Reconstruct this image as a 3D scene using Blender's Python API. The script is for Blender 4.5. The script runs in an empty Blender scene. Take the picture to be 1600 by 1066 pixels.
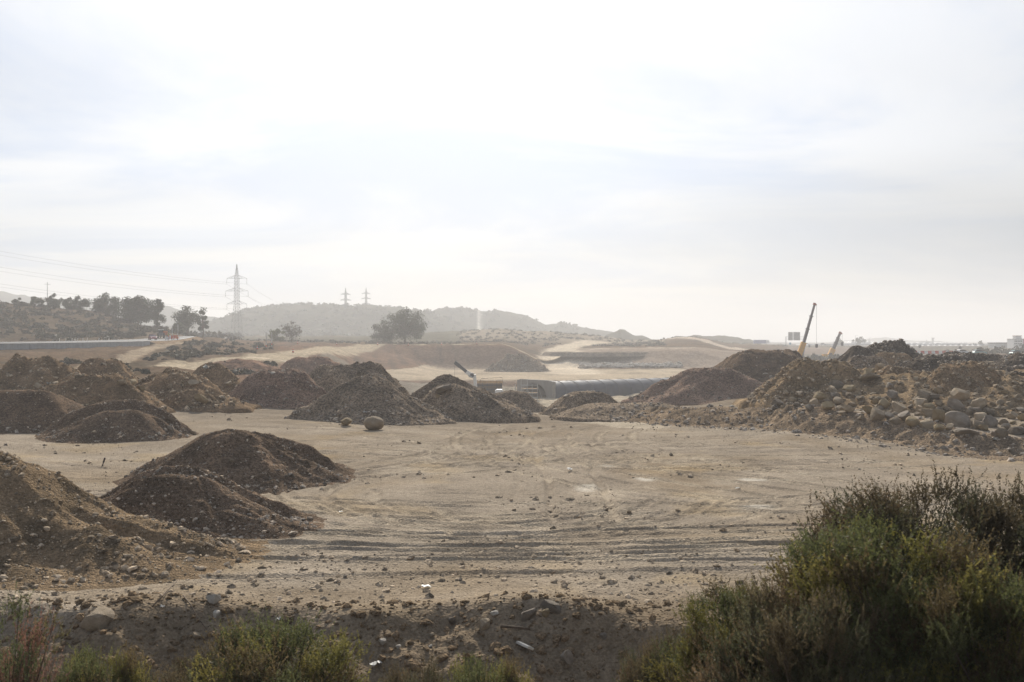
import bpy, math, random
import numpy as np
from mathutils import Vector, Matrix

# ------------------------------------------------------------------ camera, sky, sun, exposure
S = bpy.context.scene
COL = S.collection
R = math.radians
F, CX, CY, CZ = 1556.0, 800.0, 533.0, 5.0        # focal length in photo pixels, image centre, eye height
cam = bpy.data.cameras.new('camera'); cam.lens = 35.01; cam.sensor_width = 36
cam.clip_start = 0.1; cam.clip_end = 20000
cam.dof.use_dof = True; cam.dof.focus_distance = 60; cam.dof.aperture_fstop = 3.2
camo = bpy.data.objects.new('camera', cam); COL.objects.link(camo)
camo.location = (0, 0, CZ); camo.rotation_euler = (R(90), 0, 0)
S.camera = camo

SUN_EL, SUN_AZ = 31.0, -5.0
sdir = Vector((math.sin(R(SUN_AZ)) * math.cos(R(SUN_EL)), math.cos(R(SUN_AZ)) * math.cos(R(SUN_EL)), math.sin(R(SUN_EL))))
sl = bpy.data.lights.new('sun', 'SUN'); sl.energy = 5.0; sl.angle = R(4); sl.color = (1, .93, .82)
so = bpy.data.objects.new('sun', sl); COL.objects.link(so)
so.rotation_euler = sdir.to_track_quat('Z', 'Y').to_euler(); so.location = (0, 0, 150)

S.view_settings.view_transform = 'Standard'; S.view_settings.look = 'None'
S.view_settings.gamma = 1; S.view_settings.exposure = 0.36
S.cycles.use_denoising = True
S.cycles.max_bounces = 6; S.cycles.diffuse_bounces = 3; S.cycles.volume_bounces = 1
S.cycles.transparent_max_bounces = 8

W = bpy.data.worlds.new('World'); S.world = W; W.use_nodes = True
nt = W.node_tree; nt.nodes.clear()
def N(t, **k):
    n = nt.nodes.new(t)
    for a, b in k.items(): setattr(n, a, b)
    return n
def ln(a, b): nt.links.new(a, b)
def mth(op, a, b=None, c=None):
    n = N('ShaderNodeMath', operation=op)
    for i, v in enumerate((a, b, c)):
        if v is None: continue
        if isinstance(v, (int, float)): n.inputs[i].default_value = v
        else: ln(v, n.inputs[i])
    return n.outputs[0]
sky = N('ShaderNodeTexSky', sky_type='NISHITA'); sky.sun_disc = False
sky.sun_elevation = R(SUN_EL); sky.sun_rotation = R(SUN_AZ); sky.air_density = 1.0; sky.dust_density = 1.0; sky.altitude = 50
tc = N('ShaderNodeTexCoord')
dot = N('ShaderNodeVectorMath', operation='DOT_PRODUCT'); ln(tc.outputs['Generated'], dot.inputs[0]); dot.inputs[1].default_value = sdir
lobe = mth('POWER', mth('MAXIMUM', dot.outputs['Value'], 0.0), 4.2)      # bright veil round the hidden sun
sx = N('ShaderNodeSeparateXYZ'); ln(tc.outputs['Generated'], sx.inputs[0])
zz = mth('ADD', mth('MAXIMUM', sx.outputs[2], 0.0), 0.16)
cv = N('ShaderNodeCombineXYZ'); ln(mth('DIVIDE', sx.outputs[0], zz), cv.inputs[0]); ln(mth('DIVIDE', sx.outputs[1], zz), cv.inputs[1])
mp = N('ShaderNodeMapping'); ln(cv.outputs[0], mp.inputs[0]); mp.inputs['Scale'].default_value = (.55, .8, 1); mp.inputs['Rotation'].default_value = (0, 0, R(20)); mp.inputs['Location'].default_value = (11.2, 8.1, 0)
cn = N('ShaderNodeTexNoise'); ln(mp.outputs[0], cn.inputs['Vector']); cn.inputs['Scale'].default_value = 1.3; cn.inputs['Detail'].default_value = 7; cn.inputs['Roughness'].default_value = .58; cn.inputs['Distortion'].default_value = .6
cr = N('ShaderNodeMapRange'); cr.interpolation_type = 'SMOOTHSTEP'; ln(cn.outputs[0], cr.inputs[0]); cr.inputs[1].default_value = .36; cr.inputs[2].default_value = .62
vm = N('ShaderNodeMix', data_type='RGBA'); ln(cr.outputs[0], vm.inputs[0])
vm.inputs[6].default_value = (.08, .135, .235, 1); vm.inputs[7].default_value = (.265, .27, .28, 1)
lc = N('ShaderNodeVectorMath', operation='SCALE'); lc.inputs[0].default_value = (.60, .615, .64); ln(lobe, lc.inputs[3])
cb = N('ShaderNodeTexNoise'); ln(mp.outputs[0], cb.inputs['Vector']); cb.inputs['Scale'].default_value = .42; cb.inputs['Detail'].default_value = 4
cbr = N('ShaderNodeMapRange'); ln(cb.outputs[0], cbr.inputs[0]); cbr.inputs[1].default_value = .35; cbr.inputs[2].default_value = .65; cbr.inputs[3].default_value = .45; cbr.inputs[4].default_value = 1.35
nk = N('ShaderNodeVectorMath', operation='SCALE'); ln(sky.outputs[0], nk.inputs[0]); nk.inputs[3].default_value = .05 * .25      # a quarter of the clear sky shows through the cloud veil
a1 = N('ShaderNodeVectorMath', operation='ADD'); vb = N('ShaderNodeVectorMath', operation='SCALE'); ln(vm.outputs[2], vb.inputs[0]); ln(cbr.outputs[0], vb.inputs[3]); ln(vb.outputs[0], a1.inputs[0]); ln(lc.outputs[0], a1.inputs[1])
a2 = N('ShaderNodeVectorMath', operation='ADD'); ln(a1.outputs[0], a2.inputs[0]); ln(nk.outputs[0], a2.inputs[1])
bg = N('ShaderNodeBackground'); ln(a2.outputs[0], bg.inputs[0]); bg.inputs[1].default_value = 1.0
wo = N('ShaderNodeOutputWorld'); ln(bg.outputs[0], wo.inputs[0])

# ------------------------------------------------------------------ numeric helpers
rng = np.random.default_rng(7)
random.seed(7)
def _hash(ix, iy, s):
    h = (ix.astype(np.int64) * 374761393 + iy.astype(np.int64) * 668265263 + s * 1442695041) & 0xffffffff
    h = ((h ^ (h >> 13)) * 1274126177) & 0xffffffff
    return ((h ^ (h >> 16)) & 0xffff) / 65535.0
def vn(x, y, s=0):
    x = np.asarray(x, float); y = np.asarray(y, float)
    ix = np.floor(x); iy = np.floor(y); fx = x - ix; fy = y - iy
    fx = fx * fx * (3 - 2 * fx); fy = fy * fy * (3 - 2 * fy)
    a = _hash(ix, iy, s); b = _hash(ix + 1, iy, s); c = _hash(ix, iy + 1, s); d = _hash(ix + 1, iy + 1, s)
    return (a + (b - a) * fx) * (1 - fy) + (c + (d - c) * fx) * fy
def fbm(x, y, o=4, s=0, g=.5):
    t = 0; a = 1; n = 0
    for k in range(o):
        t = t + a * (vn(x * 2 ** k + 17.3 * k, y * 2 ** k - 9.1 * k, s + k) - .5); n += a; a *= g
    return t / n * 2
def sstep(a, b, x):
    t = np.clip((x - a) / (b - a), 0, 1); return t * t * (3 - 2 * t)
def at(px, py, d): return ((px - CX) / F * d, d, CZ - (py - CY) / F * d)

# ------------------------------------------------------------------ terrain heights
TC = np.array([-600, 0, 130, 250, 320, 400, 500, 600, 700, 780, 860, 900, 1000, 1080, 1150, 1250, 1400, 1600, 2200], float)
TR = {
 45: [.3, .1, 0, 0, 0, 0, 0, 0, 0, 0, 0, 0, 0, 0, 0, 0, 0, 0, 0],
 75: [1.4, 1.2, 1.0, .7, .5, .3, .2, 0, -.1, -.3, -.4, -.4, -.3, -.2, 0, .8, 1.5, 1.5, 1],
 110: [2, 1.8, 1.5, 1.0, .6, .2, -.5, -1, -2, -2.5, -2.8, -2.8, -2.2, -1.5, -.5, 1.6, 2.2, 2.2, 2],
 150: [2.4, 1.9, 1.7, 1.3, .8, .1, -2, -3.5, -5, -6, -6.2, -6.2, -5.5, -4, -2, .8, 1.8, 2.0, 2],
 185: [3.2, 2.9, 2.8, 2.2, 1.8, 1.5, -3, -5, -6.5, -7.3, -7.4, -7.4, -7, -5, -3, -1, 1.2, 1.6, 2],
 225: [4.2, 4.2, 4.1, 3.4, 2.8, 2.2, 1.2, -5, -7, -7.5, -7.5, -7.5, -7.3, -6.5, -3.5, -2, .6, 1.0, 1],
 243: [4.6, 4.5, 4.4, 4.0, 3.3, 2.5, 2.3, -4.9, -6.6, -7.4, -7.4, -7.4, -7.2, -6.2, -4.5, -3, 0, 1, 1],
 252: [8, 5.0, 4.7, 4.3, 3.6, 2.8, 2.5, -4.8, -4.8, -4.8, -4.8, -4.8, -4.8, -4.8, -4.5, -3, 0, 1, 1],
 300: [26, 13, 9, 6.5, 5, 3.6, 3.0, -2.5, -4.8, -4.8, -4.8, -4.8, -4.8, -4.8, -4.3, -3, -1, .5, 1],
 348: [28, 18.5, 16, 9.5, 6, 4.2, 3.3, .5, -4.8, -4.8, -4.8, -4.8, -4.8, -4.8, -4.3, -3, -2, 0, 1],
 366: [15, 16, 14, 9, 6.2, 4.5, 3.7, 3.5, 3.5, 3.6, -4.2, -4.6, -4.6, -4.6, -3.8, -3, -2.5, 0, 1],
 390: [14, 14.5, 12.5, 8.6, 6.1, 4.7, 3.9, 3.6, 3.6, 3.7, -3.2, 0.6, 1.3, 1.3, -2, -3, -2.5, 0, 1],
 425: [13, 13, 11, 8, 6, 5, 4.3, 3.9, 3.7, 3.7, -1.5, 1.0, 1.6, 1.6, 0, -3, -2.5, 0, 1],
 520: [11, 11, 10, 7, 5.5, 5.2, 5, 4.6, 4.4, 4.6, 3.0, 3.0, 2.8, 4.2, 1, -3, -2, 0, .8],
 640: [12, 12, 11, 9, 8, 7, 7, 7.5, 11, 12.6, 10.8, 9.2, 4.5, 7.5, 2.5, .6, .4, .6, .8],
 760: [12, 12, 11, 10, 9, 8, 8, 8, 10, 10, 9, 8, 5, 6.5, 2.5, .8, .8, .8, .8],
 900: [14, 14, 14, 12, 10, 9, 9, 9, 9, 9, 8, 7, 5, 3, 1.5, .8, .8, .8, .8],
 1500: [10, 10, 10, 10, 8, 6, 6, 6, 6, 6, 5, 4, 3, 2, 1, 1, 1, 1, 1],
 7000: [0, 0, 0, 0, 0, 0, 0, 0, 0, 0, 0, 0, 0, 0, 0, 0, 0, 0, 0]}
TD = np.array(sorted(TR), float); TZ = np.array([TR[int(k)] for k in TD], float); TLD = np.log(TD)
RIDGES = [  # depth, half-width, [(px, py of crest)]
 (1120, 330, [(150, 520), (330, 503), (360, 491), (400, 481), (460, 477), (520, 476), (560, 477), (620, 481), (660, 486), (700, 497), (760, 515), (860, 530)]),
 (1250, 330, [(560, 515), (640, 492), (680, 485), (715, 481), (740, 485), (790, 488), (820, 494), (850, 506), (880, 506), (905, 511), (950, 517), (985, 526), (1015, 535)]),
 (880, 120, [(930, 536), (950, 522), (968, 515), (985, 521), (1005, 527), (1030, 536)]),
 (930, 170, [(1020, 538), (1045, 530), (1062, 526), (1090, 524), (1150, 526), (1175, 531), (1200, 538)]),
 (1500, 350, [(-300, 470), (-60, 452), (0, 457), (60, 465), (140, 474), (200, 470), (255, 476), (285, 486), (320, 494), (380, 503), (450, 520)]),
 (2300, 300, [(1290, 537), (1310, 533), (1350, 530), (1385, 526), (1410, 530), (1460, 533), (1500, 537)]),
]
def ridges(px, d):
    z = np.full(px.shape, -50.0)
    for k, (dk, w, pts) in enumerate(RIDGES):
        a = np.array(pts, float)
        py = np.interp(px, a[:, 0], a[:, 1], left=560, right=560) + 2.2 * fbm(px / 26., d / 400., 4, 40 + k)
        hz = CZ - (py - CY) / F * dk
        t = np.clip(1 - np.abs(d - dk) / w, 0, 1)
        b = t * t * (3 - 2 * t)
        gul = 1 + .13 * fbm(px / 22. + d / 300., d / 200., 3, 60 + k) * (1 - b)
        z = np.maximum(z, np.where(b > 0, hz * b * gul - 14 * (1 - b), -50))
    return z
def yard_detail(x, y):
    m = sstep(18.5, 20, y) * (1 - sstep(62, 85, y))
    w = .9 * fbm(x * .11, y * .11, 2, 5)
    v = y + 1.6 * w - .012 * x * x * np.clip((y - 26) / 20, -.6, 1)
    a = vn(x * .09 + 4, v * 3.4, 11); b = vn(x * .13, v * 5.6 + 8, 12)
    st = -np.clip(.28 - a, 0, 1) * .13 - np.clip(.26 - b, 0, 1) * .11
    st *= sstep(.22, .5, vn(x * .13, y * .17, 13)) * (1 + np.clip((y - 24) / 22, 0, 1.3))
    z = .22 * fbm(x * .09, y * .09, 3, 3) + .02 * fbm(x * .6, y * .9, 3, 4) + .02 * fbm(x * 3, y * 3, 2, 14) + st
    def groove(dist, wd, dep):
        u = dist / wd
        return -dep * np.exp(-u * u) + dep * .4 * np.exp(-(np.abs(u) - 1.9) ** 2 * 2.2)
    T = np.zeros(np.shape(x))
    for cx, cy, rad, a0, a1, dep in ARCS:
        dx, dy = x - cx, y - cy; rr = np.hypot(dx, dy); an = np.degrees(np.arctan2(dy, dx)) % 360
        rel = (an - a0) % 360; span = (a1 - a0) % 360
        mk = sstep(0, 12, rel) * (1 - sstep(span - 12, span, rel)) * (rel < span)
        wob = .12 * fbm(an / 14., rr * 0 + cx, 2, 21)
        tread = .55 + .9 * vn(an * rad * .03, rr * 0 + cy, 24)
        dep = dep * (.85 + .5 * np.clip((y - 26) / 26, 0, 1))
        for off in (-.85, .85):
            g_ = mk * groove(rr - rad - off + wob, .125, dep) * tread; T = np.where(np.abs(g_) > np.abs(T), g_, T)
    for x0, y0, x1, y1, dep in LINES:
        L = math.hypot(x1 - x0, y1 - y0); ux, uy = (x1 - x0) / L, (y1 - y0) / L
        s = (x - x0) * ux + (y - y0) * uy; t = -(x - x0) * uy + (y - y0) * ux + .5 * fbm(s * .12, s * 0 + x0, 2, 23)
        mk = sstep(0, 2.5, s) * (1 - sstep(L - 2.5, L, s))
        tread = .5 + .9 * vn(s * 1.1, s * 0 + y0, 25)
        for off in (-.9, .9):
            g_ = mk * groove(t - off, .125, dep) * tread; T = np.where(np.abs(g_) > np.abs(T), g_, T)
    return (z + T) * m
ARCS = [(26, 50, 24, 135, 255, .07), (26.5, 50, 21.2, 140, 250, .05), (25, 51, 27, 150, 250, .05), (-22, 52, 22, 290, 30, .06), (-21, 50, 19, 295, 20, .05), (14, 47, 11, 150, 260, .05), (-9, 50, 13, 240, 340, .05), (-.6, 33.5, 6.4, 150, 350, .07), (-.2, 33.0, 5.2, 160, 330, .055), (0, 35, 8.6, 170, 345, .03), (1, 31, 4.2, 190, 320, .035),
        (7.5, 36, 5, 200, 330, .05), (3, 62, 14, 215, 300, .05), (-4, 75, 28, 230, 300, .06), (6, 80, 38, 235, 290, .05), (10, 60, 20, 220, 300, .05),
        (0, 95, 70, 250, 292, .07), (-3, 120, 96, 258, 285, .05), (4, 90, 60, 250, 290, .05)]
LINES = [(2.0, 27, 2.3, 58, .09), (.7, 29, 1.6, 50, .04), (-11, 24.2, 9, 23.6, .09), (-9, 25.3, 12, 26.6, .08), (-8, 22.4, 10, 22.9, .06), (-12, 43, 14, 39, .06),
         (-10, 36, 3, 47, .05), (-4, 60, 12, 44, .06), (2, 66, 24, 44, .07), (4, 64, 28, 44, .06), (-10, 48, 10, 52, .05), (3, 78, 9, 60, .08), (8, 30, 18, 33, .05), (-14, 31, 0, 29, .05)]
def terrain(x, y, detail=True):
    x = np.asarray(x, float); y = np.asarray(y, float)
    yy = np.maximum(y, 1.0)
    px = np.clip(CX + F * x / yy, -600, 2200); d = np.clip(yy, 45, 7000)
    ci = np.clip(np.searchsorted(TC, px) - 1, 0, len(TC) - 2); cu = (px - TC[ci]) / (TC[ci + 1] - TC[ci])
    l = np.log(d); ri = np.clip(np.searchsorted(TLD, l) - 1, 0, len(TD) - 2); ru = (l - TLD[ri]) / (TLD[ri + 1] - TLD[ri])
    cs = cu * cu * (3 - 2 * cu)
    z = (TZ[ri, ci] * (1 - cs) + TZ[ri, ci + 1] * cs) * (1 - ru) + (TZ[ri + 1, ci] * (1 - cs) + TZ[ri + 1, ci + 1] * cs) * ru
    far = sstep(560, 760, d)
    z = np.where(d > 560, np.maximum(z, np.where(d > 600, ridges(px, d), -50)), z)
    bench = ((px > 560) & (px < 1120) & (d > 250) & (d < 345)).astype(float)
    amp = .12 + .35 * sstep(90, 160, d) * (1 - .8 * bench) + 2.0 * far * (px < 1230) * (px > -700)
    z = z + (amp * fbm(x / 9., y / 9., 4, 1) + .45 * sstep(95, 130, d) * (1 - bench) * (1 - far) * fbm(x / 2.6, y / 2.6, 3, 2)) * sstep(60, 100, d)
    # near bank and ditch in front of the camera
    yc = 18.4 + 1.1 * fbm(x * .3, x * 0 + 2, 3, 8)
    ybank = np.interp(yy, [0, 2.5, 13.2, 15.0], [3.3, 3.2, -1.2, -1.5])
    sh = sstep(.8, 2.2, x) * sstep(3, 5, yy) * (1 - sstep(10.8, 13.2, yy)); ybank = np.maximum(ybank, np.where(sh > 0, 1.55 * sh + ybank * (1 - sh), -9))
    face = np.where(yy > 15, -1.5 + (yy - 15) / np.maximum(yc - 15, .5) * 1.5, ybank)
    face = face + (.42 * fbm(x * .7, yy * .7, 4, 9) + .10 * fbm(x * 4, yy * 4, 3, 10)) * sstep(14, 15.5, yy)
    lip = .22 * np.exp(-((yy - yc - .5) / .7) ** 2) * sstep(-.25, .4, fbm(x * .3, x * 0, 2, 15))
    k = sstep(-.8, .45, yy - yc)
    near = face * (1 - k) + z * k + lip
    z = np.where(yy < 22, near, z)
    if detail: z = z + np.where((y > 17) & (y < 90), yard_detail(x, y), 0)
    return z

# ------------------------------------------------------------------ heaps as height functions
HEAPS = []
class Heap:
    def __init__(s, name, label, px, d, ytop, wpx, mat, ry=.8, L=.12, skew=0., rot=0., rough=.10, groove=None, a=.34, ns=900, ss=.05, flat=0, sink=0, res=(110, 46), group=None, floor=None, exp=1.32, z0=None):
        s.__dict__.update(locals())
        s.cx = (px - CX) / F * d; s.cy = d
        s.base = float(terrain(s.cx, d, False)) if z0 is None else z0
        s.h = CZ - (ytop - CY) / F * d - s.base
        s.rx = wpx / 2 * d / F * 1.16; s.ry = s.rx * ry
        if z0 is None and d > 60: s.z0 = s.base
        s.seed = len(HEAPS) * 13 + 100
        HEAPS.append(s)
    def f(s, x, y):
        c, n = math.cos(s.rot), math.sin(s.rot)
        xl = (x - s.cx) * c + (y - s.cy) * n; yl = -(x - s.cx) * n + (y - s.cy) * c
        u, v = xl / s.rx, yl / s.ry
        th = np.arctan2(v, u)
        r0 = np.hypot(np.sign(u) * np.maximum(np.abs(u) - s.L * np.clip(1.3 - np.abs(v), 0, 1), 0) / (1 - s.L) , v)
        if s.skew: r0 = np.hypot((u - s.skew * np.clip(1 - r0, 0, 1)), v)
        r = r0 * (1 + .22 * fbm(np.cos(th) * 1.7 + 5, np.sin(th) * 1.7, 3, s.seed)) + .10 * fbm(u * 1.7, v * 1.7, 2, s.seed + 1) * np.clip(r0 * 3, 0, 1)
        if s.flat: p = np.clip((1 - r) / (1 - s.flat), 0, None); p = np.where(p > .75, .75 + .25 * np.tanh((p - .75) * 4), p)
        else: p = np.clip((math.sqrt(1 + s.a ** 2) - np.sqrt(r * r + s.a ** 2)) / (math.sqrt(1 + s.a ** 2) - s.a), 0, None)
        p = np.clip(p, 0, 1) ** s.exp
        e = np.clip(p * 5, 0, 1)
        z = s.h * p + e * s.rough * (2.3 * fbm(x * .6, y * .6, 4, s.seed + 3) + .5 * fbm(x * 3.1, y * 3.1, 3, s.seed + 5)) * max(.5, min(2.5, s.h / 2))
        rill = fbm(th * 4, r * 1.2, 3, s.seed + 8)
        z = z + e * rill * .15 * s.h * np.clip(1 - p, 0, 1)
        if s.groove:
            for off, wd, dep in s.groove:
                vv = v - off - .10 * np.sin(u * 2.2)
                z = z - e * dep * (np.exp(-(vv / wd) ** 2) - .6 * np.exp(-((vv - 1.7 * wd) / (.7 * wd)) ** 2))
        return np.where(r < 1.0, z, -(.25 if s.d < 60 else 1.6) * np.clip((r - 1) * 8, 0, 1))
    def top(s, x, y): return (terrain(x, y) if s.z0 is None else s.z0) + s.f(x, y)
def height(x, y):
    t = terrain(x, y); z = t.copy()
    for h in HEAPS:
        q = 1.3 * max(h.rx, h.ry)
        m = (np.abs(x - h.cx) < q) & (np.abs(y - h.cy) < q)
        if m.any():
            f = h.f(x[m], y[m]); b = t[m] if h.z0 is None else h.z0
            z[m] = np.where(f > 0, np.maximum(z[m], b + f), z[m])
    return z
_RD = 6 * np.exp(np.arange(0, 1400) * .0039)
def hit(px, py, dmin=6, dmax=1400):
    d = _RD[(_RD > dmin) & (_RD < dmax)]
    x = (px - CX) / F * d; z = CZ - (py - CY) / F * d
    H = height(x, d); i = np.argmax(z < H)
    if not (z < H).any(): i = len(d) - 1
    if i > 0:
        e0, e1 = z[i - 1] - H[i - 1], z[i] - H[i]; t = e0 / max(e0 - e1, 1e-6) if e0 > 0 else 1
        return Vector((x[i - 1] + t * (x[i] - x[i - 1]), d[i - 1] + t * (d[i] - d[i - 1]), H[i - 1] + t * (H[i] - H[i - 1])))
    return Vector((x[i], d[i], H[i]))

# ------------------------------------------------------------------ mesh and object helpers
def mesh_np(name, v, f, mat=None, smooth=False, col=None):
    v = np.ascontiguousarray(v, np.float32); f = np.ascontiguousarray(f, np.int32); k = f.shape[1]
    me = bpy.data.meshes.new(name)
    me.vertices.add(len(v)); me.vertices.foreach_set('co', v.ravel())
    me.loops.add(f.size); me.loops.foreach_set('vertex_index', f.ravel())
    me.polygons.add(len(f)); me.polygons.foreach_set('loop_start', np.arange(0, f.size, k, dtype=np.int32))
    me.polygons.foreach_set('use_smooth', np.full(len(f), bool(smooth)))
    if col is not None:
        c = np.ones((len(v), 4), np.float32); c[:, :3] = col
        at_ = me.color_attributes.new('Col', 'FLOAT_COLOR', 'POINT'); at_.data.foreach_set('color', c.ravel())
    me.update(calc_edges=True); me.validate()
    if mat: me.materials.append(mat)
    return me
def link(name, me, parent=None, label=None, cat=None, group=None, kind=None, loc=None, rot=None, scale=None):
    o = bpy.data.objects.new(name, me); COL.objects.link(o)
    if parent is not None: o.parent = parent
    if loc is not None: o.location = loc
    if rot is not None: o.rotation_euler = rot
    if scale is not None: o.scale = scale if hasattr(scale, '__len__') else (scale,) * 3
    if label: o['label'] = label
    if cat: o['category'] = cat
    if group: o['group'] = group
    if kind: o['kind'] = kind
    return o
class MB:
    def __init__(s): s.v = []; s.f = []
    def add(s, vs, fs):
        b = len(s.v); s.v += [tuple(p) for p in vs]; s.f += [tuple(i + b for i in q) for q in fs]; return s
    def box(s, c, sz, rz=0, m=None):
        hx, hy, hz = sz[0] / 2, sz[1] / 2, sz[2] / 2; co, si = math.cos(rz), math.sin(rz); vs = []
        for z in (-hz, hz):
            for x, y in ((-hx, -hy), (hx, -hy), (hx, hy), (-hx, hy)):
                p = Vector((c[0] + x * co - y * si, c[1] + x * si + y * co, c[2] + z)); vs.append(m @ p if m else p)
        return s.add(vs, [(3, 2, 1, 0), (4, 5, 6, 7), (0, 1, 5, 4), (1, 2, 6, 5), (2, 3, 7, 6), (3, 0, 4, 7)])
    def tube(s, pts, rad, n=5, cap=True):
        pts = [Vector(p) for p in pts]; rad = rad if hasattr(rad, '__len__') else [rad] * len(pts); b = len(s.v); m = len(pts)
        for i, p in enumerate(pts):
            t = (pts[min(i + 1, m - 1)] - pts[max(i - 1, 0)]).normalized()
            a = t.cross(Vector((0, 0, 1)) if abs(t.z) < .95 else Vector((1, 0, 0))).normalized(); c = t.cross(a)
            for k in range(n):
                g = 2 * math.pi * k / n; s.v.append(tuple(p + (a * math.cos(g) + c * math.sin(g)) * rad[i]))
        for i in range(m - 1):
            for k in range(n):
                s.f.append((b + i * n + k, b + i * n + (k + 1) % n, b + (i + 1) * n + (k + 1) % n, b + (i + 1) * n + k))
        if cap: s.f += [tuple(b + k for k in reversed(range(n))), tuple(b + (m - 1) * n + k for k in range(n))]
        return s
    def beam(s, p, q, w, h=None):
        p, q = Vector(p), Vector(q); t = (q - p).normalized(); h = h or w
        a = t.cross(Vector((0, 0, 1)) if abs(t.z) < .95 else Vector((0, 1, 0))).normalized(); c = a.cross(t)
        vs = [e + a * i * w / 2 + c * j * h / 2 for e in (p, q) for i, j in ((-1, -1), (1, -1), (1, 1), (-1, 1))]
        return s.add(vs, [(3, 2, 1, 0), (4, 5, 6, 7), (0, 1, 5, 4), (1, 2, 6, 5), (2, 3, 7, 6), (3, 0, 4, 7)])
    def prism(s, poly, y0, y1):          # polygon in x,z extruded along y
        n = len(poly); vs = [(x, y0, z) for x, z in poly] + [(x, y1, z) for x, z in poly]
        return s.add(vs, [tuple(range(n)), tuple(reversed(range(n, 2 * n)))] + [(i + n, (i + 1) % n + n, (i + 1) % n, i) for i in range(n)])
    def mesh(s, name, mat, smooth=False, bevel=0):
        me = bpy.data.meshes.new(name); me.from_pydata(s.v, [], s.f); me.materials.append(mat)
        if smooth: me.polygons.foreach_set('use_smooth', np.ones(len(me.polygons), bool))
        import bmesh
        bm = bmesh.new(); bm.from_mesh(me); bmesh.ops.recalc_face_normals(bm, faces=bm.faces)
        if bevel: bmesh.ops.bevel(bm, geom=bm.edges, offset=bevel, segments=2, affect='EDGES', profile=.6)
        bm.to_mesh(me); bm.free(); me.update(); return me
def empty(name, loc, label, cat, group=None, rz=0, scale=1):
    return link(name, None, None, label, cat, group, None, loc, (0, 0, rz), scale)

# ------------------------------------------------------------------ materials
def newmat(name):
    m = bpy.data.materials.new(name); m.use_nodes = True; t = m.node_tree; b = t.nodes['Principled BSDF']
    return m, t, b
def nd(t, ty, **k):
    n = t.nodes.new(ty)
    for a, b in k.items():
        if a[0] == '_': n.inputs[a[1:]].default_value = b
        else: setattr(n, a, b)
    return n
def plain(name, c, rough=.6, metal=0., var=.12, scale=3.):
    m, t, b = newmat(name); b.inputs['Specular IOR Level'].default_value = .5 if rough < .3 else .12; b.inputs['Roughness'].default_value = rough; b.inputs['Metallic'].default_value = metal
    n = nd(t, 'ShaderNodeTexNoise', _Scale=scale, _Detail=4.); tcn = nd(t, 'ShaderNodeTexCoord'); t.links.new(tcn.outputs['Object'], n.inputs['Vector'])
    r = nd(t, 'ShaderNodeMapRange'); t.links.new(n.outputs[0], r.inputs[0]); r.inputs[1].default_value = .3; r.inputs[2].default_value = .7; r.inputs[3].default_value = 1 - var; r.inputs[4].default_value = 1 + var
    x = nd(t, 'ShaderNodeVectorMath', operation='SCALE'); x.inputs[0].default_value = c; t.links.new(r.outputs[0], x.inputs[3]); t.links.new(x.outputs[0], b.inputs['Base Color'])
    return m
def earth(name, c=None, stones=0., cell=9., var=.30, bump=.5, fine=30., attr=False, tint=(1.25, 1.2, 1.15), coarse=.8, world=True):
    """soil or gravel: patchy colour, per-pebble brightness, fine relief"""
    m, t, b = newmat(name); b.inputs['Roughness'].default_value = .95; b.inputs['Specular IOR Level'].default_value = 0.0
    L = t.links.new
    g = nd(t, 'ShaderNodeNewGeometry'); pos = g.outputs['Position']
    n1 = nd(t, 'ShaderNodeTexNoise', _Scale=coarse, _Detail=6., _Roughness=.62); L(pos, n1.inputs['Vector'])
    n2 = nd(t, 'ShaderNodeTexNoise', _Scale=fine, _Detail=3., _Roughness=.6); L(pos, n2.inputs['Vector'])
    vo = nd(t, 'ShaderNodeTexVoronoi', _Scale=cell); L(pos, vo.inputs['Vector'])
    sp = nd(t, 'ShaderNodeSeparateColor'); L(vo.outputs['Color'], sp.inputs[0])
    def mr(src, a, bb, lo, hi):
        r = nd(t, 'ShaderNodeMapRange'); L(src, r.inputs[0])
        for i, v in enumerate((a, bb, lo, hi)): r.inputs[i + 1].default_value = v
        return r.outputs[0]
    def mul(a, bb):
        r = nd(t, 'ShaderNodeMath', operation='MULTIPLY'); L(a, r.inputs[0]); L(bb, r.inputs[1]); return r.outputs[0]
    k = mul(mr(n1.outputs[0], .3, .7, 1 - var, 1 + var), mr(n2.outputs[0], .3, .7, .78, 1.22))
    if stones: k = mul(k, mr(sp.outputs[0], 0, 1, 1 - stones, 1 + stones))
    x = nd(t, 'ShaderNodeVectorMath', operation='SCALE')
    if attr:
        a = nd(t, 'ShaderNodeAttribute', attribute_name='Col'); L(a.outputs['Color'], x.inputs[0])
    else:
        mx = nd(t, 'ShaderNodeMix', data_type='RGBA'); L(mr(n1.outputs[0], .35, .65, 0, 1), mx.inputs[0])
        mx.inputs[6].default_value = (*c, 1); mx.inputs[7].default_value = (c[0] * tint[0], c[1] * tint[1], c[2] * tint[2], 1)
        L(mx.outputs[2], x.inputs[0])
    L(k, x.inputs[3]); L(x.outputs[0], b.inputs['Base Color'])
    ad = nd(t, 'ShaderNodeMath', operation='ADD'); L(n2.outputs[0], ad.inputs[0])
    hv = mr(vo.outputs['Distance'], 0, .6, .9 if stones else .2, 0); L(hv, ad.inputs[1])
    bp = nd(t, 'ShaderNodeBump', _Strength=bump, _Distance=.05); L(ad.outputs[0], bp.inputs['Height']); L(bp.outputs[0], b.inputs['Normal'])
    return m
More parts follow.
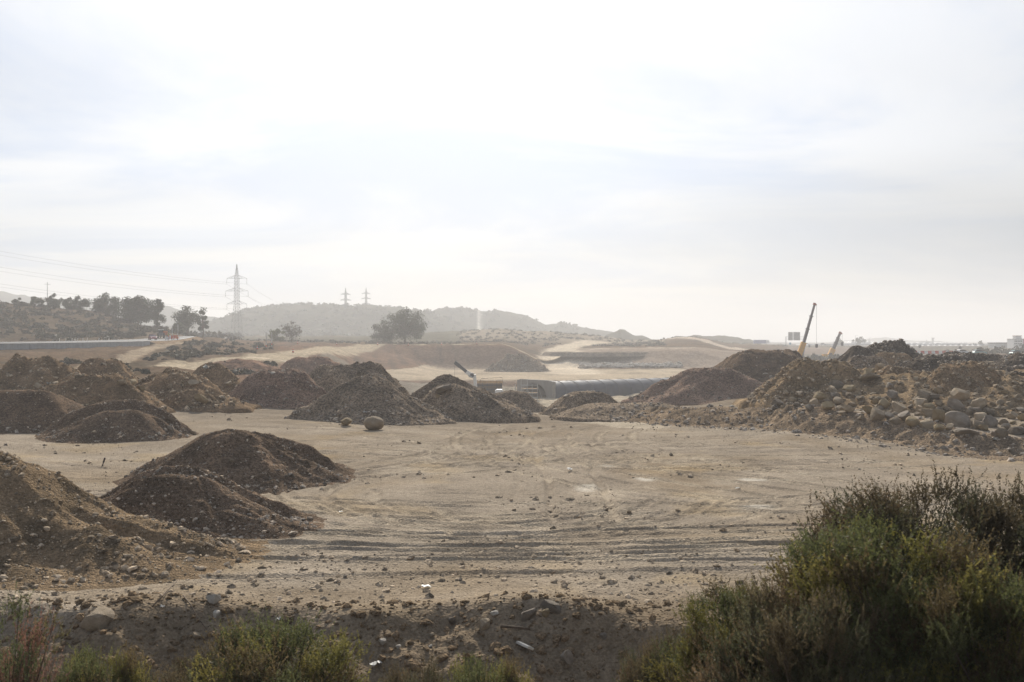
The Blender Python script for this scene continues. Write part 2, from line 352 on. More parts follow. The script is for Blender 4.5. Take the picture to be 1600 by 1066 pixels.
def rockmat(name, c, c2, rand=.35):
    m, t, b = newmat(name); b.inputs['Roughness'].default_value = .9; b.inputs['Specular IOR Level'].default_value = .05; L = t.links.new
    tcn = nd(t, 'ShaderNodeTexCoord'); oi = nd(t, 'ShaderNodeObjectInfo')
    n1 = nd(t, 'ShaderNodeTexNoise', _Scale=1.6, _Detail=7., _Roughness=.65); L(tcn.outputs['Object'], n1.inputs['Vector'])
    n2 = nd(t, 'ShaderNodeTexNoise', _Scale=14., _Detail=4.); L(tcn.outputs['Object'], n2.inputs['Vector'])
    r = nd(t, 'ShaderNodeMapRange'); L(n1.outputs[0], r.inputs[0]); r.inputs[1].default_value = .35; r.inputs[2].default_value = .68
    mx = nd(t, 'ShaderNodeMix', data_type='RGBA'); L(r.outputs[0], mx.inputs[0]); mx.inputs[6].default_value = (*c, 1); mx.inputs[7].default_value = (*c2, 1)
    k = nd(t, 'ShaderNodeMapRange'); L(oi.outputs['Random'], k.inputs[0]); k.inputs[3].default_value = 1 - rand; k.inputs[4].default_value = 1 + rand * .8
    x = nd(t, 'ShaderNodeVectorMath', operation='SCALE'); L(mx.outputs[2], x.inputs[0]); L(k.outputs[0], x.inputs[3]); L(x.outputs[0], b.inputs['Base Color'])
    ad = nd(t, 'ShaderNodeMath', operation='ADD'); L(n1.outputs[0], ad.inputs[0]); L(n2.outputs[0], ad.inputs[1])
    bp = nd(t, 'ShaderNodeBump', _Strength=.55, _Distance=.08); L(ad.outputs[0], bp.inputs['Height']); L(bp.outputs[0], b.inputs['Normal'])
    return m
def leafmat(name, trans=.35):
    m, t, b = newmat(name); L = t.links.new; b.inputs['Roughness'].default_value = .7; b.inputs['Specular IOR Level'].default_value = .2
    a = nd(t, 'ShaderNodeAttribute', attribute_name='Col'); oi = nd(t, 'ShaderNodeObjectInfo')
    k = nd(t, 'ShaderNodeMapRange'); L(oi.outputs['Random'], k.inputs[0]); k.inputs[3].default_value = .8; k.inputs[4].default_value = 1.2
    x = nd(t, 'ShaderNodeVectorMath', operation='SCALE'); L(a.outputs['Color'], x.inputs[0]); L(k.outputs[0], x.inputs[3])
    L(x.outputs[0], b.inputs['Base Color'])
    tr = nd(t, 'ShaderNodeBsdfTranslucent'); L(x.outputs[0], tr.inputs[0]); mx = nd(t, 'ShaderNodeMixShader'); mx.inputs[0].default_value = trans
    L(b.outputs[0], mx.inputs[1]); L(tr.outputs[0], mx.inputs[2]); L(mx.outputs[0], t.nodes['Material Output'].inputs[0])
    return m
M = {}
M['ground'] = earth('ground_soil', attr=True, stones=.16, cell=14, var=.20, bump=.55, fine=22, coarse=.35)
M['terrain'] = earth('terrain_soil', attr=True, stones=.25, cell=1.6, var=.22, bump=.6, fine=3, coarse=.08)
M['hills'] = earth('hill_scrub', attr=True, stones=.3, cell=.16, var=.25, bump=.8, fine=.3, coarse=.012)
M['yellow'] = earth('yellow_soil', (.185, .138, .09), .25, 16, .3, .8, 26, coarse=.9)
M['dark'] = earth('dark_gravel', (.158, .118, .086), .45, 18, .28, .9, 30, coarse=.7)
M['purple'] = earth('purple_gravel', (.215, .158, .125), .45, 12, .2, .9, 20, coarse=.5)
M['grey'] = earth('grey_gravel', (.225, .182, .138), .5, 12, .28, .9, 20, coarse=.6)
M['brown'] = earth('brown_soil', (.20, .145, .095), .28, 10, .32, .8, 18, coarse=.6)
M['red'] = earth('red_soil', (.235, .155, .112), .25, 6, .3, .7, 10, coarse=.4)
M['tan'] = earth('tan_soil', (.225, .168, .108), .25, 8, .3, .9, 14, coarse=.5)
M['lump'] = earth('dark_lumpy_soil', (.085, .07, .056), .4, 6, .4, 1., 9, coarse=.6)
M['rock_tan'] = rockmat('tan_rock', (.27, .215, .15), (.38, .31, .23))
M['rock_grey'] = rockmat('grey_rock', (.19, .16, .128), (.29, .25, .205))
M['rock_yel'] = rockmat('ochre_rock', (.29, .22, .13), (.37, .30, .20), .2)
M['rock_pale'] = rockmat('pale_rock', (.42, .38, .32), (.55, .51, .45), .2)
M['stone'] = earth('loose_stones', (.32, .265, .20), .65, 7, .35, .3, 20, coarse=3)
M['stone_grey'] = earth('loose_grey_stones', (.30, .265, .225), .65, 7, .35, .3, 20, coarse=3)
M['leaf'] = leafmat('leaves', .45); M['leaf_far'] = leafmat('far_leaves', .2)
M['wood'] = plain('bark', (.13, .10, .075), .9, 0, .3, 6)
M['white'] = plain('white_plastic', (.40, .39, .36), .5)

# ------------------------------------------------------------------ terrain sheets
def gcolor(x, y, z, px):
    n = len(x); c = np.empty((n, 3))
    sand = np.array([.305, .254, .196]); c[:] = sand
    def mixto(col, m):
        m = np.clip(m, 0, 1)[:, None]; c[:] = c * (1 - m) + np.array(col) * m
    big = fbm(x / 7, y / 7, 4, 70)
    mixto((.26, .203, .14), sstep(-.1, .6, big) * (y < 80)); mixto((.36, .303, .235), sstep(.0, .6, fbm(x / 4, y / 2.2, 4, 71)) * .6 * (y < 80))
    mixto((.36, .27, .16), sstep(.15, .6, fbm(x / 3 + 7, y / 3, 3, 72)) * .5 * (y < 80))
    mixto((.235, .195, .150), sstep(50, 66, y + 6 * big) * .75 * (y < 90))
    for cx, cy, a, b in ((2.62, 34.3, .62, .9), (4.9, 36.2, .5, .7), (8.7, 36, .6, .5), (7.5, 30.2, .7, .6), (3.9, 40, .5, .5)):
        q = np.hypot((x - cx) / a, (y - cy) / b) + .5 * fbm(x * 2, y * 2, 3, 73); mixto((.56, .51, .43), (1 - sstep(.3, 1.1, q)) * .85)
    yc = 18.9; w_ = .9 * fbm(x * .11, y * .11, 2, 5); v_ = y + 1.6 * w_ - .012 * x * x * np.clip((y - 26) / 20, -.6, 1)
    mixto((.19, .155, .12), np.clip(.33 - vn(x * .09 + 4, v_ * 3.4, 11), 0, 1) * 1.5 * sstep(.2, .5, vn(x * .13, y * .17, 13)) * (y > 20) * (y < 75))
    mixto((.205, .158, .108), 1 - sstep(17.0, 20.6, y + 2.2 * fbm(x * .6, y * .6, 4, 74))); mixto((.13, .105, .07), 1 - sstep(12, 15, y))
    trk = np.zeros(n); edg = np.zeros(n)
    for cx, cy, rad, a0, a1, dep in ARCS:
        an = np.degrees(np.arctan2(y - cy, x - cx)) % 360; rel = (an - a0) % 360; span = (a1 - a0) % 360; rr = np.hypot(x - cx, y - cy)
        mk = (rel < span) * sstep(0, 12, rel) * (1 - sstep(span - 12, span, rel)); edg = np.maximum(edg, mk * np.exp(-((np.abs(np.abs(rr - rad) - .85) - .24) / .08) ** 2) * sstep(.35, .6, vn(an * rad * .02, rr * 0 + cx, 82)))
        trk = np.maximum(trk, (rel < span) * sstep(0, 12, rel) * (1 - sstep(span - 12, span, rel)) * np.exp(-((np.abs(rr - rad) - .85) / .3) ** 2))
    mixto((.42, .35, .26), trk * .55 * sstep(.25, .6, vn(x * .7, y * .7, 81)) * (y > 19.5)); mixto((.185, .152, .115), edg * .7 * (y > 19.5))
    # beyond the yard
    m = y > 75
    scrubby = sstep(78, 105, y)
    mixto((.135, .094, .062), scrubby); mixto((.095, .074, .051), scrubby * sstep(-.1, .5, fbm(x / 12, y / 12, 4, 75)))
    pink = sstep(90, 130, y) * (px > 300) * (px < 880) * (y < 367) * (y > 90)
    mixto((.185, .122, .085), pink * .95); mixto((.125, .092, .07), pink * sstep(.05, .5, fbm(x / 2.2 + y / 14, y / 30, 3, 76)))
    rc = (px > 875) * (px < 1180) * (y > 356) * (y < 450) * 1.
    mixto((.25, .195, .15), rc)
    mixto((.105, .08, .055), (px < 335) * sstep(240, 262, y) * (y < 420) * .8); mixto((.13, .10, .07), (px > 225) * (px < 435) * (y > 140) * (y < 360) * .7)
    valley = (px > 640) * (px < 1120) * (y > 120) * (y < 246) * 1.
    mixto((.34, .285, .21), valley); mixto((.19, .165, .13), (px > 500) * (px < 775) * (y > 120) * (y < 249) * .85)
    bench = sstep(249, 253, y) * (1 - sstep(344, 352, y)) * (px > 545) * (px < 1180) * (z < -3.2)
    mixto((.38, .31, .225), bench); mixto((.30, .245, .18), bench * sstep(.1, .5, fbm(x / 10, y / 16, 3, 77)))
    hs = sstep(500, 580, y) * (px > 700) * (px < 1040) * (y < 760)
    mixto((.24, .195, .145), hs); mixto((.10, .095, .065), sstep(430, 470, y) * (px < 720) * (y < 700) * .8)
    hill = sstep(700, 820, y) * (px < 1260)
    mixto((.06, .058, .040), hill); mixto((.085, .078, .055), hill * sstep(.1, .5, fbm(x / 60, y / 60, 4, 78)))
    mixto((.13, .115, .09), hill * sstep(.45, .65, fbm(x / 45 + 3, y / 45, 4, 79)) * .6)
    mixto((.13, .115, .09), (px > 1230) * (y > 430) * 1.); mixto((.22, .165, .13), (px > 1230) * (px < 1420) * (y > 540) * (y < 690) * .8)
    for pts, w, col in ROADS:
        P = np.array([((p - CX) / F * d, d) for p, d in pts]); dist = np.full(n, 1e9)
        for (ax, ay), (bx, by) in zip(P[:-1], P[1:]):
            l2 = (bx - ax) ** 2 + (by - ay) ** 2; t = np.clip(((x - ax) * (bx - ax) + (y - ay) * (by - ay)) / l2, 0, 1)
            dist = np.minimum(dist, np.hypot(x - ax - t * (bx - ax), y - ay - t * (by - ay)))
        mixto(col, 1 - sstep(w * .7, w * 1.15, dist + w * .25 * fbm(x / 6, y / 6, 3, 80)))
    return c
ROADS = [([(285, 146), (330, 168), (400, 195), (450, 228), (500, 264), (522, 305), (545, 345), (590, 374), (700, 384), (770, 388), (850, 392)], 5.5, (.38, .31, .22)),
         ([(400, 200), (455, 205)], 3, (.50, .42, .32)),
         ([(120, 118), (160, 140), (200, 175), (235, 222), (275, 262)], 2.2, (.30, .235, .165)),
         ([(900, 300), (885, 370), (872, 425), (880, 480), (905, 520), (930, 560)], 9, (.50, .42, .315)),
         ([(1190, 470), (1140, 530), (1090, 600), (1050, 660)], 8, (.44, .36, .28)),
         ([(890, 430), (960, 432), (1080, 436)], 3, (.50, .43, .34)),
         ([(700, 72), (850, 78), (950, 66), (1000, 60)], 1.8, (.40, .34, .26)),
         ([(749, 1240), (748, 1030)], 2.6, (.45, .42, .36))]
PXC = np.concatenate([np.linspace(-1800, -120, 22)[:-1], np.arange(-120, 1724, 4.0), np.linspace(1724, 3400, 22)])
def sheet(name, rows, mat):
    px, d = np.meshgrid(PXC, rows); x = (px - CX) / F * d
    z = terrain(x.ravel(), d.ravel()); nr, nc = px.shape
    v = np.stack([x.ravel(), d.ravel(), z], 1)
    i = np.arange((nr - 1) * nc).reshape(nr - 1, nc)[:, :-1].ravel()
    f = np.stack([i, i + 1, i + nc + 1, i + nc], 1)
    return link(name, mesh_np(name, v, f, mat, True, gcolor(x.ravel(), d.ravel(), z, px.ravel())), kind='structure')
r_near = np.concatenate([np.linspace(1.2, 14.5, 22)[:-1], np.linspace(14.5, 19.2, 70)[:-1], 1 / np.linspace(1 / 19.2, 1 / 78., 400)])
r_mid = np.exp(np.linspace(math.log(78.), math.log(720.), 330)); r_far = np.exp(np.linspace(math.log(720.), math.log(7000.), 130))
sheet('ground', r_near, M['ground']); sheet('terrain', r_mid, M['terrain']); sheet('hills', r_far, M['hills'])
g = MB().add([(-9000, -3000, -14), (9000, -3000, -14), (9000, 9000, -14), (-9000, 9000, -14)], [(0, 1, 2, 3)])
link('plain', g.mesh('plain', plain('plain_soil', (.25, .21, .16), .95)), kind='structure')
g = MB().add([(-60, -60, 3.25), (60, -60, 3.25), (60, 1.3, 3.25), (-60, 1.3, 3.25)], [(0, 1, 2, 3)])
link('roadside', g.mesh('roadside', plain('roadside_soil', (.2, .165, .12), .95)), kind='structure')

# ------------------------------------------------------------------ heaps
Heap('soil_heap', 'big yellowish soil heap full of pebbles at the left edge, nearest the camera', -125, 23.8, 684, 900, 'yellow', ry=.58, L=.05, rough=.12, ns=5200, ss=.046, exp=1.75, res=(200, 90))
Heap('gravel_heap', 'low dark gravel heap with two crests, beside the big yellowish heap', 300, 27.4, 727, 385, 'dark', ry=.72, L=.22, skew=-.12, rough=.06, groove=[(.05, .14, .34), (.42, .12, .2)], ns=3200, ss=.035, res=(170, 80))
Heap('gravel_heap', 'dark gravel heap with grooved right flank in the left middle of the yard', 383, 36, 664, 305, 'dark', ry=.85, L=.16, skew=-.1, rough=.07, groove=[(.1, .12, .36), (.42, .1, .2)], ns=2600, ss=.04, res=(160, 76))
Heap('gravel_heap', 'smooth dark gravel heap cut by the left edge of the picture', 42, 54, 606, 226, 'dark', ry=.8, L=.2, rough=.08, groove=[(.1, .14, .3)], ns=1300, ss=.05)
Heap('gravel_heap', 'round dark gravel heap right of the smooth one at the left edge', 187, 50.5, 630, 214, 'dark', L=.12, rough=.08, groove=[(-.1, .15, .3)], ns=1600, ss=.05)
Heap('earth_heap', 'dark brown earth heap behind the two dark gravel heaps at left', 145, 62, 588, 205, 'brown', L=.3, rough=.22, ns=1000, ss=.07)
Heap('earth_heap', 'brown earth heap below the concrete road edge at far left', 55, 76, 558, 160, 'brown', L=.25, rough=.22, ns=900, ss=.09)
Heap('earth_heap', 'brown earth heap with a boulder on its left side below the scrub', 162, 80, 563, 140, 'brown', L=.2, rough=.12, ns=700, ss=.09)
Heap('earth_heap', 'tall brown heap studded with pale boulders, left of centre', 277, 68, 574, 205, 'brown', L=.18, skew=-.12, rough=.2, groove=[(.05, .16, .4)], ns=1300, ss=.08)
Heap('earth_heap', 'small brown heap with a white bag on it', 334, 83, 567, 110, 'brown', L=.1, rough=.1, ns=500, ss=.09)
Heap('gravel_heap', 'reddish brown gravel heap with a flat slab on its crest', 432, 74, 580, 158, 'purple', L=.32, rough=.18, ns=1100, ss=.08)
Heap('gravel_heap', 'grey gravel heap behind the largest grey one', 545, 81, 572, 175, 'grey', L=.35, rough=.2, ns=1000, ss=.09)
Heap('gravel_heap', 'largest grey gravel heap, just behind the two loose boulders', 585, 63, 590, 235, 'grey', L=.2, skew=-.08, rough=.12, groove=[(.25, .12, .35)], ns=2200, ss=.07, res=(140, 64))
Heap('gravel_heap', 'brown grey heap with a flat rock on its shoulder, before the white crane', 718, 68, 588, 200, 'grey', L=.15, skew=-.18, rough=.10, ns=1700, ss=.07, groove=[(-.15, .12, .2)])
Heap('earth_heap', 'low rubble mound in front of the tunnel scaffold', 800, 88, 613, 110, 'grey', L=.3, rough=.12, ns=400, ss=.1)
Heap('earth_heap', 'low dark hump of earth in front of the black tunnel', 915, 74, 613, 125, 'grey', L=.25, rough=.14, ns=600, ss=.07)
Heap('earth_heap', 'low flat mound right of the dark hump', 985, 70, 630, 210, 'grey', L=.4, rough=.12, ns=600, ss=.07)
Heap('gravel_heap', 'purple gravel heap with a scooped tan face, right of the black tunnel', 1115, 94, 576, 225, 'purple', L=.15, rough=.10, ns=1500, ss=.1, ry=.7)
Heap('gravel_heap', 'tall dark gravel heap behind the purple one', 1195, 116, 545, 185, 'dark', L=.3, rough=.12, ns=700, ss=.12)
Heap('red_soil_heap', 'reddish soil heap below the curve of the pale dirt road', 372, 150, 563, 130, 'red', L=.3, rough=.2, ns=300, ss=.14)
Heap('red_soil_heap', 'reddish soil heap right of the road curve, behind the grey heaps', 487, 165, 559, 130, 'red', L=.3, rough=.2, ns=300, ss=.14)
Heap('gravel_heap', 'cone of grey rubble standing on the pale bench above the tunnel', 808, 322, 556, 92, 'grey', L=.15, rough=.35, ns=700, ss=.3)
Heap('gravel_heap', 'low grey mound at the foot of the right hand cutting', 930, 392, 552, 130, 'grey', L=.4, rough=.3, ns=300, ss=.3)
# big rocky mound on the right with its own heaps
MND = Heap('rocky_mound', 'wide tan mound with boulders in its face, along the right edge', 1545, 71, 588, 640, 'tan', ry=.9, L=.2, rough=.30, flat=.5, z0=.3, ns=2600, ss=.09, res=(230, 90), exp=1.0)
Heap('tan_heap', 'tan stony heap sloping down left of the boulders, below the taller crane', 1285, 69, 559, 215, 'tan', ry=.8, L=.12, rough=.24, ns=1500, ss=.10, res=(140, 64))
Heap('gravel_heap', 'blue grey crushed rock heap behind the upright ochre boulder', 1355, 77, 559, 110, 'grey', L=.3, rough=.12, ns=1500, ss=.09)
Heap('earth_heap', 'brown earth heap on top of the boulders at right', 1500, 64.5, 569, 200, 'brown', L=.15, rough=.14, ns=1300, ss=.07)
Heap('earth_heap', 'rounded brown earth heap behind the ochre boulder', 1405, 70, 572, 110, 'brown', L=.2, rough=.1, ns=600, ss=.07)
Heap('earth_heap', 'dark pointed earth heap on the skyline right of the smaller crane', 1342, 108, 541, 82, 'lump', L=.1, rough=.1, ns=300, ss=.1)
Heap('rubble_heap', 'highest dark rubble heap on the right skyline', 1398, 112, 538, 110, 'lump', L=.25, rough=.3, ns=600, ss=.2)
Heap('earth_heap', 'dull brown mound below the highest rubble heap', 1395, 94, 552, 105, 'brown', L=.3, rough=.12, ns=300, ss=.1)
Heap('rubble_heap', 'dark lumpy heap right of the highest rubble heap', 1468, 100, 552, 120, 'lump', L=.3, rough=.3, ns=500, ss=.17)
Heap('earth_heap', 'small smooth dark heap in front of the red and white barriers', 1488, 128, 549, 60, 'lump', L=.2, rough=.1, ns=150, ss=.12)
Heap('rubble_heap', 'long dark clod heap near the right edge below the parked cars', 1545, 108, 553, 150, 'lump', L=.5, rough=.35, ns=500, ss=.18)
Heap('rubble_heap', 'dark clod heap cut by the right edge below the white building', 1625, 98, 556, 150, 'lump', L=.4, rough=.35, ns=500, ss=.18)
Heap('rubble_heap', 'grey brown clod heap at the right edge above the boulders', 1590, 78, 572, 130, 'lump', L=.4, rough=.3, ns=500, ss=.13)
Heap('earth_heap', 'brown earth hump left of the heap above the boulders', 1440, 69, 580, 100, 'brown', L=.2, rough=.2, ns=500, ss=.08)
Heap('rubble_heap', 'dark stony hump at the right end of the boulder pile', 1570, 66, 584, 120, 'lump', L=.3, rough=.3, ns=700, ss=.1)
Heap('rubble_heap', 'dark clod hump behind the brown heap above the boulders', 1450, 86, 563, 120, 'lump', L=.3, rough=.3, ns=500, ss=.14)
Heap('rubble_heap', 'dull brown clod hump below the parked cars', 1520, 88, 562, 110, 'brown', L=.3, rough=.3, ns=500, ss=.14)
# the low bank along the back of the yard
BANK = [(965, 70, 638), (1030, 67, 633), (1090, 63, 632), (1150, 60, 640), (1230, 57, 643), (1310, 53, 652), (1400, 50.5, 660), (1480, 48, 668), (1560, 46, 680), (1660, 44, 692)]

_ico = {}
def ico(n):
    if n in _ico: return _ico[n]
    import bmesh
    bm = bmesh.new(); bmesh.ops.create_icosphere(bm, subdivisions=n, radius=1); bm.verts.ensure_lookup_table()
    v = np.array([p.co[:] for p in bm.verts]); f = np.array([[q.index for q in p.verts] for p in bm.faces]); bm.free(); _ico[n] = (v, f); return v, f
def stones_mesh(name, P, size, mat, sub=1, flat=.7):
    v0, f0 = ico(sub); n = len(P)
    if sub == 1: v0 = v0
    jit = 1 + .32 * (rng.random((n, len(v0), 1)) - .5) * 2
    sc = np.stack([.7 + .6 * rng.random(n), .7 + .6 * rng.random(n), flat * (.7 + .5 * rng.random(n))], 1)[:, None, :]
    V = v0[None] * jit * sc * size[:, None, None]
    a = rng.random(n) * 6.283; c, s = np.cos(a)[:, None], np.sin(a)[:, None]; b = (rng.random(n) - .5) * 1.2; cb, sb = np.cos(b)[:, None], np.sin(b)[:, None]
    x, y, z = V[..., 0], V[..., 1], V[..., 2]; y, z = y * cb - z * sb, y * sb + z * cb; x, y = x * c - y * s, x * s + y * c
    V = np.stack([x, y, z], -1) + P[:, None, :]
    Fc = f0[None] + (np.arange(n) * len(v0))[:, None, None]
    return mesh_np(name, V.reshape(-1, 3), Fc.reshape(-1, 3), mat, False)
def psize(n, s): return s * np.minimum((1 - rng.random(n)) ** -.55, 6.5) * .36
for h in HEAPS:
    na, nr_ = h.res
    th = np.linspace(0, 2 * math.pi, na, endpoint=False); rr = np.linspace(0, 1, nr_) ** .85 * 1.22
    T, Q = np.meshgrid(th, rr); xl = Q * np.cos(T) * h.rx; yl = Q * np.sin(T) * h.ry; c, n = math.cos(h.rot), math.sin(h.rot)
    x = h.cx + xl * c - yl * n; y = h.cy + xl * n + yl * c
    z = h.top(x.ravel(), y.ravel())
    v = np.stack([x.ravel(), y.ravel(), z], 1) - np.array([h.cx, h.cy, h.base])
    i = (np.arange(nr_ - 1)[:, None] * na + np.arange(na)[None]).ravel(); j = (np.arange(nr_ - 1)[:, None] * na + (np.arange(na)[None] + 1) % na).ravel()
    f = np.stack([i, j, j + na, i + na], 1)
    ob = link(h.name, None, None, h.label, 'mound' if 'mound' in h.name else 'heap', 'heaps of soil and gravel', None, (h.cx, h.cy, h.base))
    link('pile_surface', mesh_np(h.name, v, f, M[h.mat], True), ob)
    k = int(h.ns * 1.0); q = np.sqrt(rng.random(k * 2)); a = rng.random(k * 2) * 6.283
    xs = h.cx + h.rx * q * np.cos(a); ys = h.cy + h.ry * q * np.sin(a) * np.where(np.sin(a) > 0, .35, 1)
    fz = h.f(xs, ys); ok = fz > .02; xs, ys = xs[ok][:k], ys[ok][:k]
    P = np.stack([xs - h.cx, ys - h.cy, h.top(xs, ys) - h.base], 1); sz = psize(len(P), h.ss * (1.45 if h.mat in ('brown', 'tan') else 1.)) * np.where(fz[ok][:k] < .28 * h.h, 1.05, .62)
    link('stones', stones_mesh('heap_stones', P, sz, M['stone_grey' if h.mat in ('grey', 'purple', 'dark', 'lump') else 'stone']), ob, kind='stuff')

# ------------------------------------------------------------------ earth bank along the back of the yard
class Bank:
    z0 = None
    def __init__(s, pts):
        s.p = np.array([((p - CX) / F * d, d) for p, d, y in pts]); s.hh = np.array([CZ - (y - CY) / F * d for p, d, y in pts])
        s.cx, s.cy = s.p.mean(0); s.rx = s.ry = 24.
    def f(s, x, y):
        best = np.full(np.shape(x), 1e9); h = np.zeros(np.shape(x)); side = np.zeros(np.shape(x))
        for i in range(len(s.p) - 1):
            (ax, ay), (bx, by) = s.p[i], s.p[i + 1]; l2 = (bx - ax) ** 2 + (by - ay) ** 2
            t = np.clip(((x - ax) * (bx - ax) + (y - ay) * (by - ay)) / l2, 0, 1); q = np.hypot(x - ax - t * (bx - ax), y - ay - t * (by - ay))
            m = q < best; best = np.where(m, q, best); h = np.where(m, s.hh[i] * (1 - t) + s.hh[i + 1] * t, h)
        w = 3.0 + .8 * fbm(x * .3, y * .3, 2, 301)
        p = np.clip(1 - best / w, 0, 1); p = p * p * (3 - 2 * p)
        z = h * p + (.30 * fbm(x * .7, y * .7, 4, 302) + .12 * fbm(x * 2.6, y * 2.6, 3, 303)) * np.clip(p * 4, 0, 1)
        return np.where(best < w, z, -.2 * np.clip(best - w, 0, 1))
BK = Bank(BANK); HEAPS.append(BK)
def polyline(pts, n):
    s = np.concatenate([[0], np.cumsum(np.hypot(*np.diff(pts, axis=0).T))]); u = np.linspace(0, s[-1], n)
    return np.stack([np.interp(u, s, pts[:, 0]), np.interp(u, s, pts[:, 1])], 1)
ctr = polyline(BK.p, 300); tg = np.gradient(ctr, axis=0); tg /= np.hypot(*tg.T)[:, None]; nm = np.stack([-tg[:, 1], tg[:, 0]], 1)
for _ in range(30): nm[1:-1] = (nm[:-2] + nm[1:-1] + nm[2:]) / 3
off = np.linspace(-4.2, 4.2, 40); X = ctr[:, None, :] + nm[:, None, :] * off[None, :, None]; xs, ys = X[..., 0].ravel(), X[..., 1].ravel()
v = np.stack([xs, ys, terrain(xs, ys) + BK.f(xs, ys)], 1); i = (np.arange(299)[:, None] * 40 + np.arange(39)[None]).ravel()
M['bank'] = earth('bank_soil', (.215, .166, .118), .4, 14, .3, .9, 22, coarse=.7)
bo = link('earth_bank', None, None, 'long low grey brown earth bank between the yard and the boulders', 'earth bank', None, None, (0, 0, 0))
link('bank_surface', mesh_np('earth_bank', v, np.stack([i, i + 1, i + 41, i + 40], 1), M['bank'], True), bo)
k = rng.integers(0, 300, 2600); o_ = (rng.random(2600) - .62) * 6; xs = ctr[k, 0] + nm[k, 0] * o_; ys = ctr[k, 1] + nm[k, 1] * o_
P = np.stack([xs, ys, height(xs, ys)], 1)
link('stones', stones_mesh('bank_stones', P, psize(2600, .08), M['stone_grey']), bo, kind='stuff')

# ------------------------------------------------------------------ loose pebbles and clods on the ground
n = 15000; d = 1 / (1 / 19.0 + rng.random(n) * (1 / 74. - 1 / 19.0)); px = rng.random(n) * 1800 - 100; xs = (px - CX) / F * d
keep = vn(xs * .35, d * .35, 310) + .35 * (d < 24) > .45 + .35 * rng.random(n); xs, d = xs[keep], d[keep]
P = np.stack([xs, d, height(xs, d)], 1); link('pebbles', stones_mesh('pebbles', P, psize(len(P), .030) * (1 + d / 70), M['stone']), kind='stuff')
n = 7500; d = 14.6 + rng.random(n) * 4.6; px = rng.random(n) * 1760 - 80; xs = (px - CX) / F * d
P = np.stack([xs, d, terrain(xs, d)], 1); link('bank_clods', stones_mesh('bank_clods', P, psize(n, .045), M['yellow']), kind='stuff')

# ------------------------------------------------------------------ boulders
def n3(v, sc, s): return (fbm(v[:, 0] * sc + v[:, 2] * .7, v[:, 1] * sc - v[:, 2] * .4, 3, s) + fbm(v[:, 1] * sc + 9, v[:, 2] * sc + v[:, 0] * .3, 3, s + 5)) * .5
def rock_mesh(seed, cuts, amp, sub=2):
    r = np.random.default_rng(seed); v, f = ico(sub); v = v.copy()
    v *= (1 + amp * n3(v, 1.1, seed * 7))[:, None]
    for _ in range(cuts):
        q = r.normal(size=3); q /= np.linalg.norm(q); dd = .34 + .36 * r.random(); e = v @ q - dd; m = e > 0; v[m] -= (e[m] * .92)[:, None] * q
    v *= (1 + .05 * n3(v, 5, seed * 7 + 3))[:, None]
    return v / np.abs(v).max(0), f
RV = [rock_mesh(1, 3, .25, 4), rock_mesh(2, 9, .3), rock_mesh(3, 12, .35), rock_mesh(4, 7, .3), rock_mesh(5, 14, .3), rock_mesh(6, 0, .28, 4)]
RM = {}
def rock(name, label, px, py, w, h=None, mat='rock_tan', var=None, dep=1., rx=0, ry=0, group=None, cat='boulder', pos=None, sink=.42):
    """a rock whose foot shows at photo position px,py + h/2, w x h photo pixels across"""
    h = h or w * .74; var = random.randrange(1, 5) if var is None else var
    p = hit(px, py + h * .42) if pos is None else Vector(pos); k = p.y / F; key = (var, mat)
    if key not in RM: RM[key] = mesh_np('rock', *RV[var], M[mat], var in (0, 5))
    r = link(name, RM[key], None, label, cat, group, None, p + Vector((0, w * k * .15, h * k * (.5 - sink * .6))), (rx or (random.uniform(-.45, .45) if sink > .1 else 0), ry or (random.uniform(-.45, .45) if sink > .1 else 0), random.random() * 6.28), (w * k / 2, w * k / 2 * dep, h * k / 2))
    if rx or ry: r.rotation_euler.z = 0
    return r
rock('boulder', 'large smooth rounded tan boulder standing alone on the yard', 584, 662, 33, 25, 'rock_tan', 5, sink=.1)
rock('boulder', 'smaller two toned boulder left of the large rounded one', 544, 659, 22, 15, 'rock_yel', 1, sink=.02)
rock('boulder', 'largest round grey boulder at the foot of the rock pile', 1497, 652, 41, 36, 'rock_grey', 0)
rock('boulder', 'big brown boulder resting just above the largest round grey one', 1493, 627, 35, 25, 'rock_grey', 1)
rock('boulder', 'upright ochre boulder leaning on top of the rock pile', 1357, 578, 22, 27, 'rock_yel', 3, ry=.5)
rock('boulder', 'long brown slab lying below the upright ochre boulder', 1362, 589, 38, 12, 'rock_tan', 2, ry=-.25)
rock('boulder', 'ochre triangular boulder left of the largest round grey one', 1467, 648, 23, 23, 'rock_yel', 2)
rock('boulder', 'wide flat grey boulder half buried below the largest round one', 1519, 673, 48, 16, 'rock_grey', 1)
PILE = []
